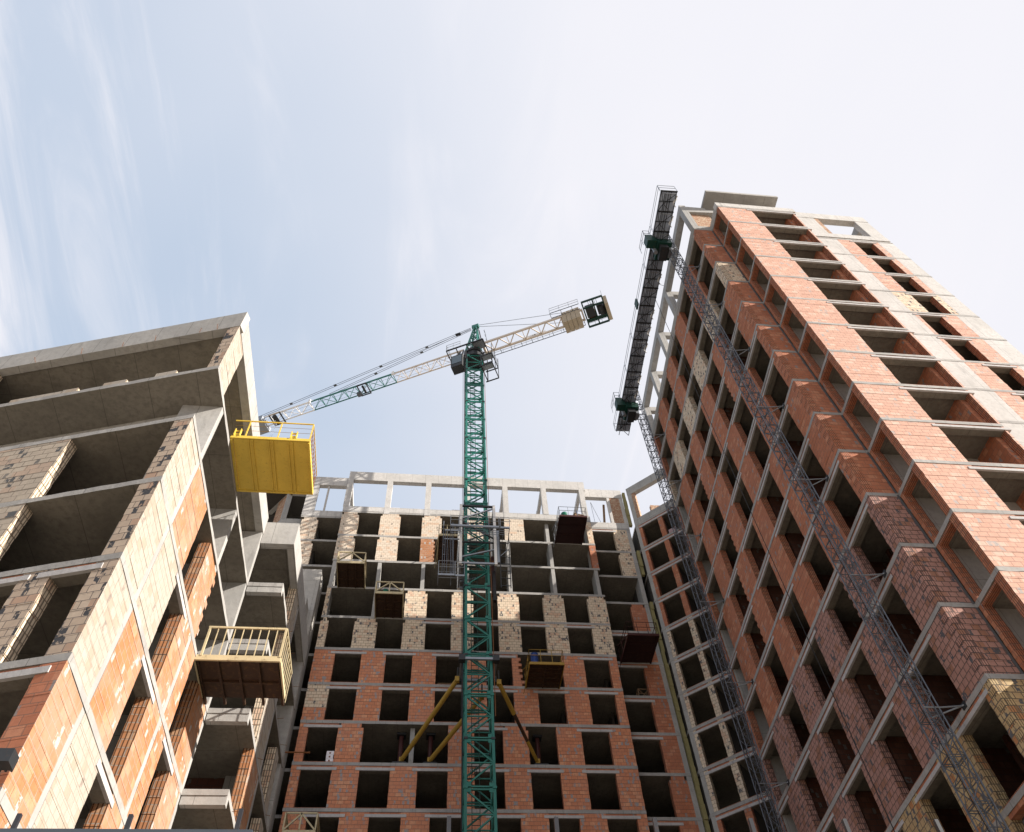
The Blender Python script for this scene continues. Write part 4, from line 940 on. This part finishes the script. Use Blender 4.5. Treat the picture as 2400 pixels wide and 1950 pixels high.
mb=MB(); mb.bar((15.9,48.5,54.45),(16.35,48.5,58.6),.2,.12,'wood',up=(0,1,0)); mb.bar((15.9,48.6,55.6),(17.3,48.6,55.7),.05,.05,'gal'); mb.tube((15.2,48.5,54.45),(15.1,48.5,58.9),.02,5,'gal'); mb.tube((15.1,48.5,58.9),(15.85,48.5,55.5),.02,5,'gal')
tag(mb.build('timber_prop'),'leaning brown timber prop with wires in the open roof frame at right','prop')
mb=MB(); mb.tube((-6.45,33.2,22.5),(-5.0,33.2,22.5),.035,8,'rst'); mb.tube((-5.02,33.2,22.5),(-5.0,33.2,22.5),.05,8,'rst'); tag(mb.build('steel_pipe'),'rusty steel pipe sticking out level from the left building slab edge','pipe')
mb=MB(); mb.tube((16.9,26.3,0),(16.9,26.3,62.0),.018,6,'blk'); mb.tube((16.9,26.3,62),(18.4,26.3,61.0),.018,6,'blk'); tag(mb.build('hanging_cable'),'thin black cable hanging straight down the shaded red tower face','cable')
FL=thing('floodlight',(-7.55,13.9,9.9),'dark grey floodlight on the brick corner of the left building','floodlight')
mb=MB(); mb.box(-7.75,13.65,9.95,-7.28,13.95,10.2,'dst'); 
for i in range(5): mb.box(-7.74+i*.1,13.95,9.96,-7.71+i*.1,14.02,10.18,'dst')
mb.build('housing',FL)
mb=MB(); mb.bar((-7.6,13.9,9.75),(-7.6,13.9,9.95),.05,.05,'gal',up=(1,0,0)); mb.bar((-7.6,13.85,9.75),(-7.6,14.3,9.75),.05,.05,'gal'); mb.build('bracket',FL)
# ---------------------------------------------------------------- site fence in the foreground
FE=thing('site_fence',(0,5,0),'dark sheet metal site fence with thin box posts along the bottom edge','fence')
mb=MB(); mb.box(-8,5.01,0,11,5.04,4.12,'fen'); mb.build('sheet',FE)
mb=MB(); mb.bar((-8,4.96,4.157),(-1.0,4.96,4.157),.09,.04,'fen'); mb.bar((-1.0,4.97,4.155),(11,4.97,4.155),.06,.03,'fen'); mb.build('top_rail',FE)
for i in range(-9,17):
    if i in (1,): continue
    x=-1.1+.651*i+ (0 if i<3 else .04); h=4.27 if i!=0 else 4.31
    mb=MB(); w_=.013
    for (a,b,c,d) in ((-w_,-w_,w_,-w_+.004),(-w_,w_-.004,w_,w_),(-w_,-w_+.004,-w_+.004,w_-.004),(w_-.004,-w_+.004,w_,w_-.004)): mb.box(x+a,4.93+b,0,x+c,4.93+d,h,'fenp')
    mb.box(x-w_,4.943,3.9,x+w_,4.995,3.93,'fenp'); mb.build('post',FE)


# rebar stubs on the left building's roof edge and slab ends
for (u,z,l) in ((.9,27.66,.28),(1.6,27.66,.22),(3.3,27.66,.25),(4.6,27.66,.2),(6.2,27.66,.3),(8.0,27.66,.24)):
    mb=MB(); a=f1.P(u,z,.0); mb.tube(a,a+n1_*.12+V((J(.1),0,l)),.009,5,'rst'); mb.build('rebar_stub',LB)
for i,z in enumerate(ZL[:5]):
    for y in (25.6,27.3,29.4,31.2):
        mb=MB(); a=V((-6.06,y+J(.4),z-.1)); mb.tube(a,a+V((.18+R.random()*.15,J(.05),J(.06))),.009,5,'rst'); mb.build('rebar_stub',LB)
# mortar lumps and rust drips under a few slab edges
for o in col.objects:
    if '_o' in o: del o['_o']
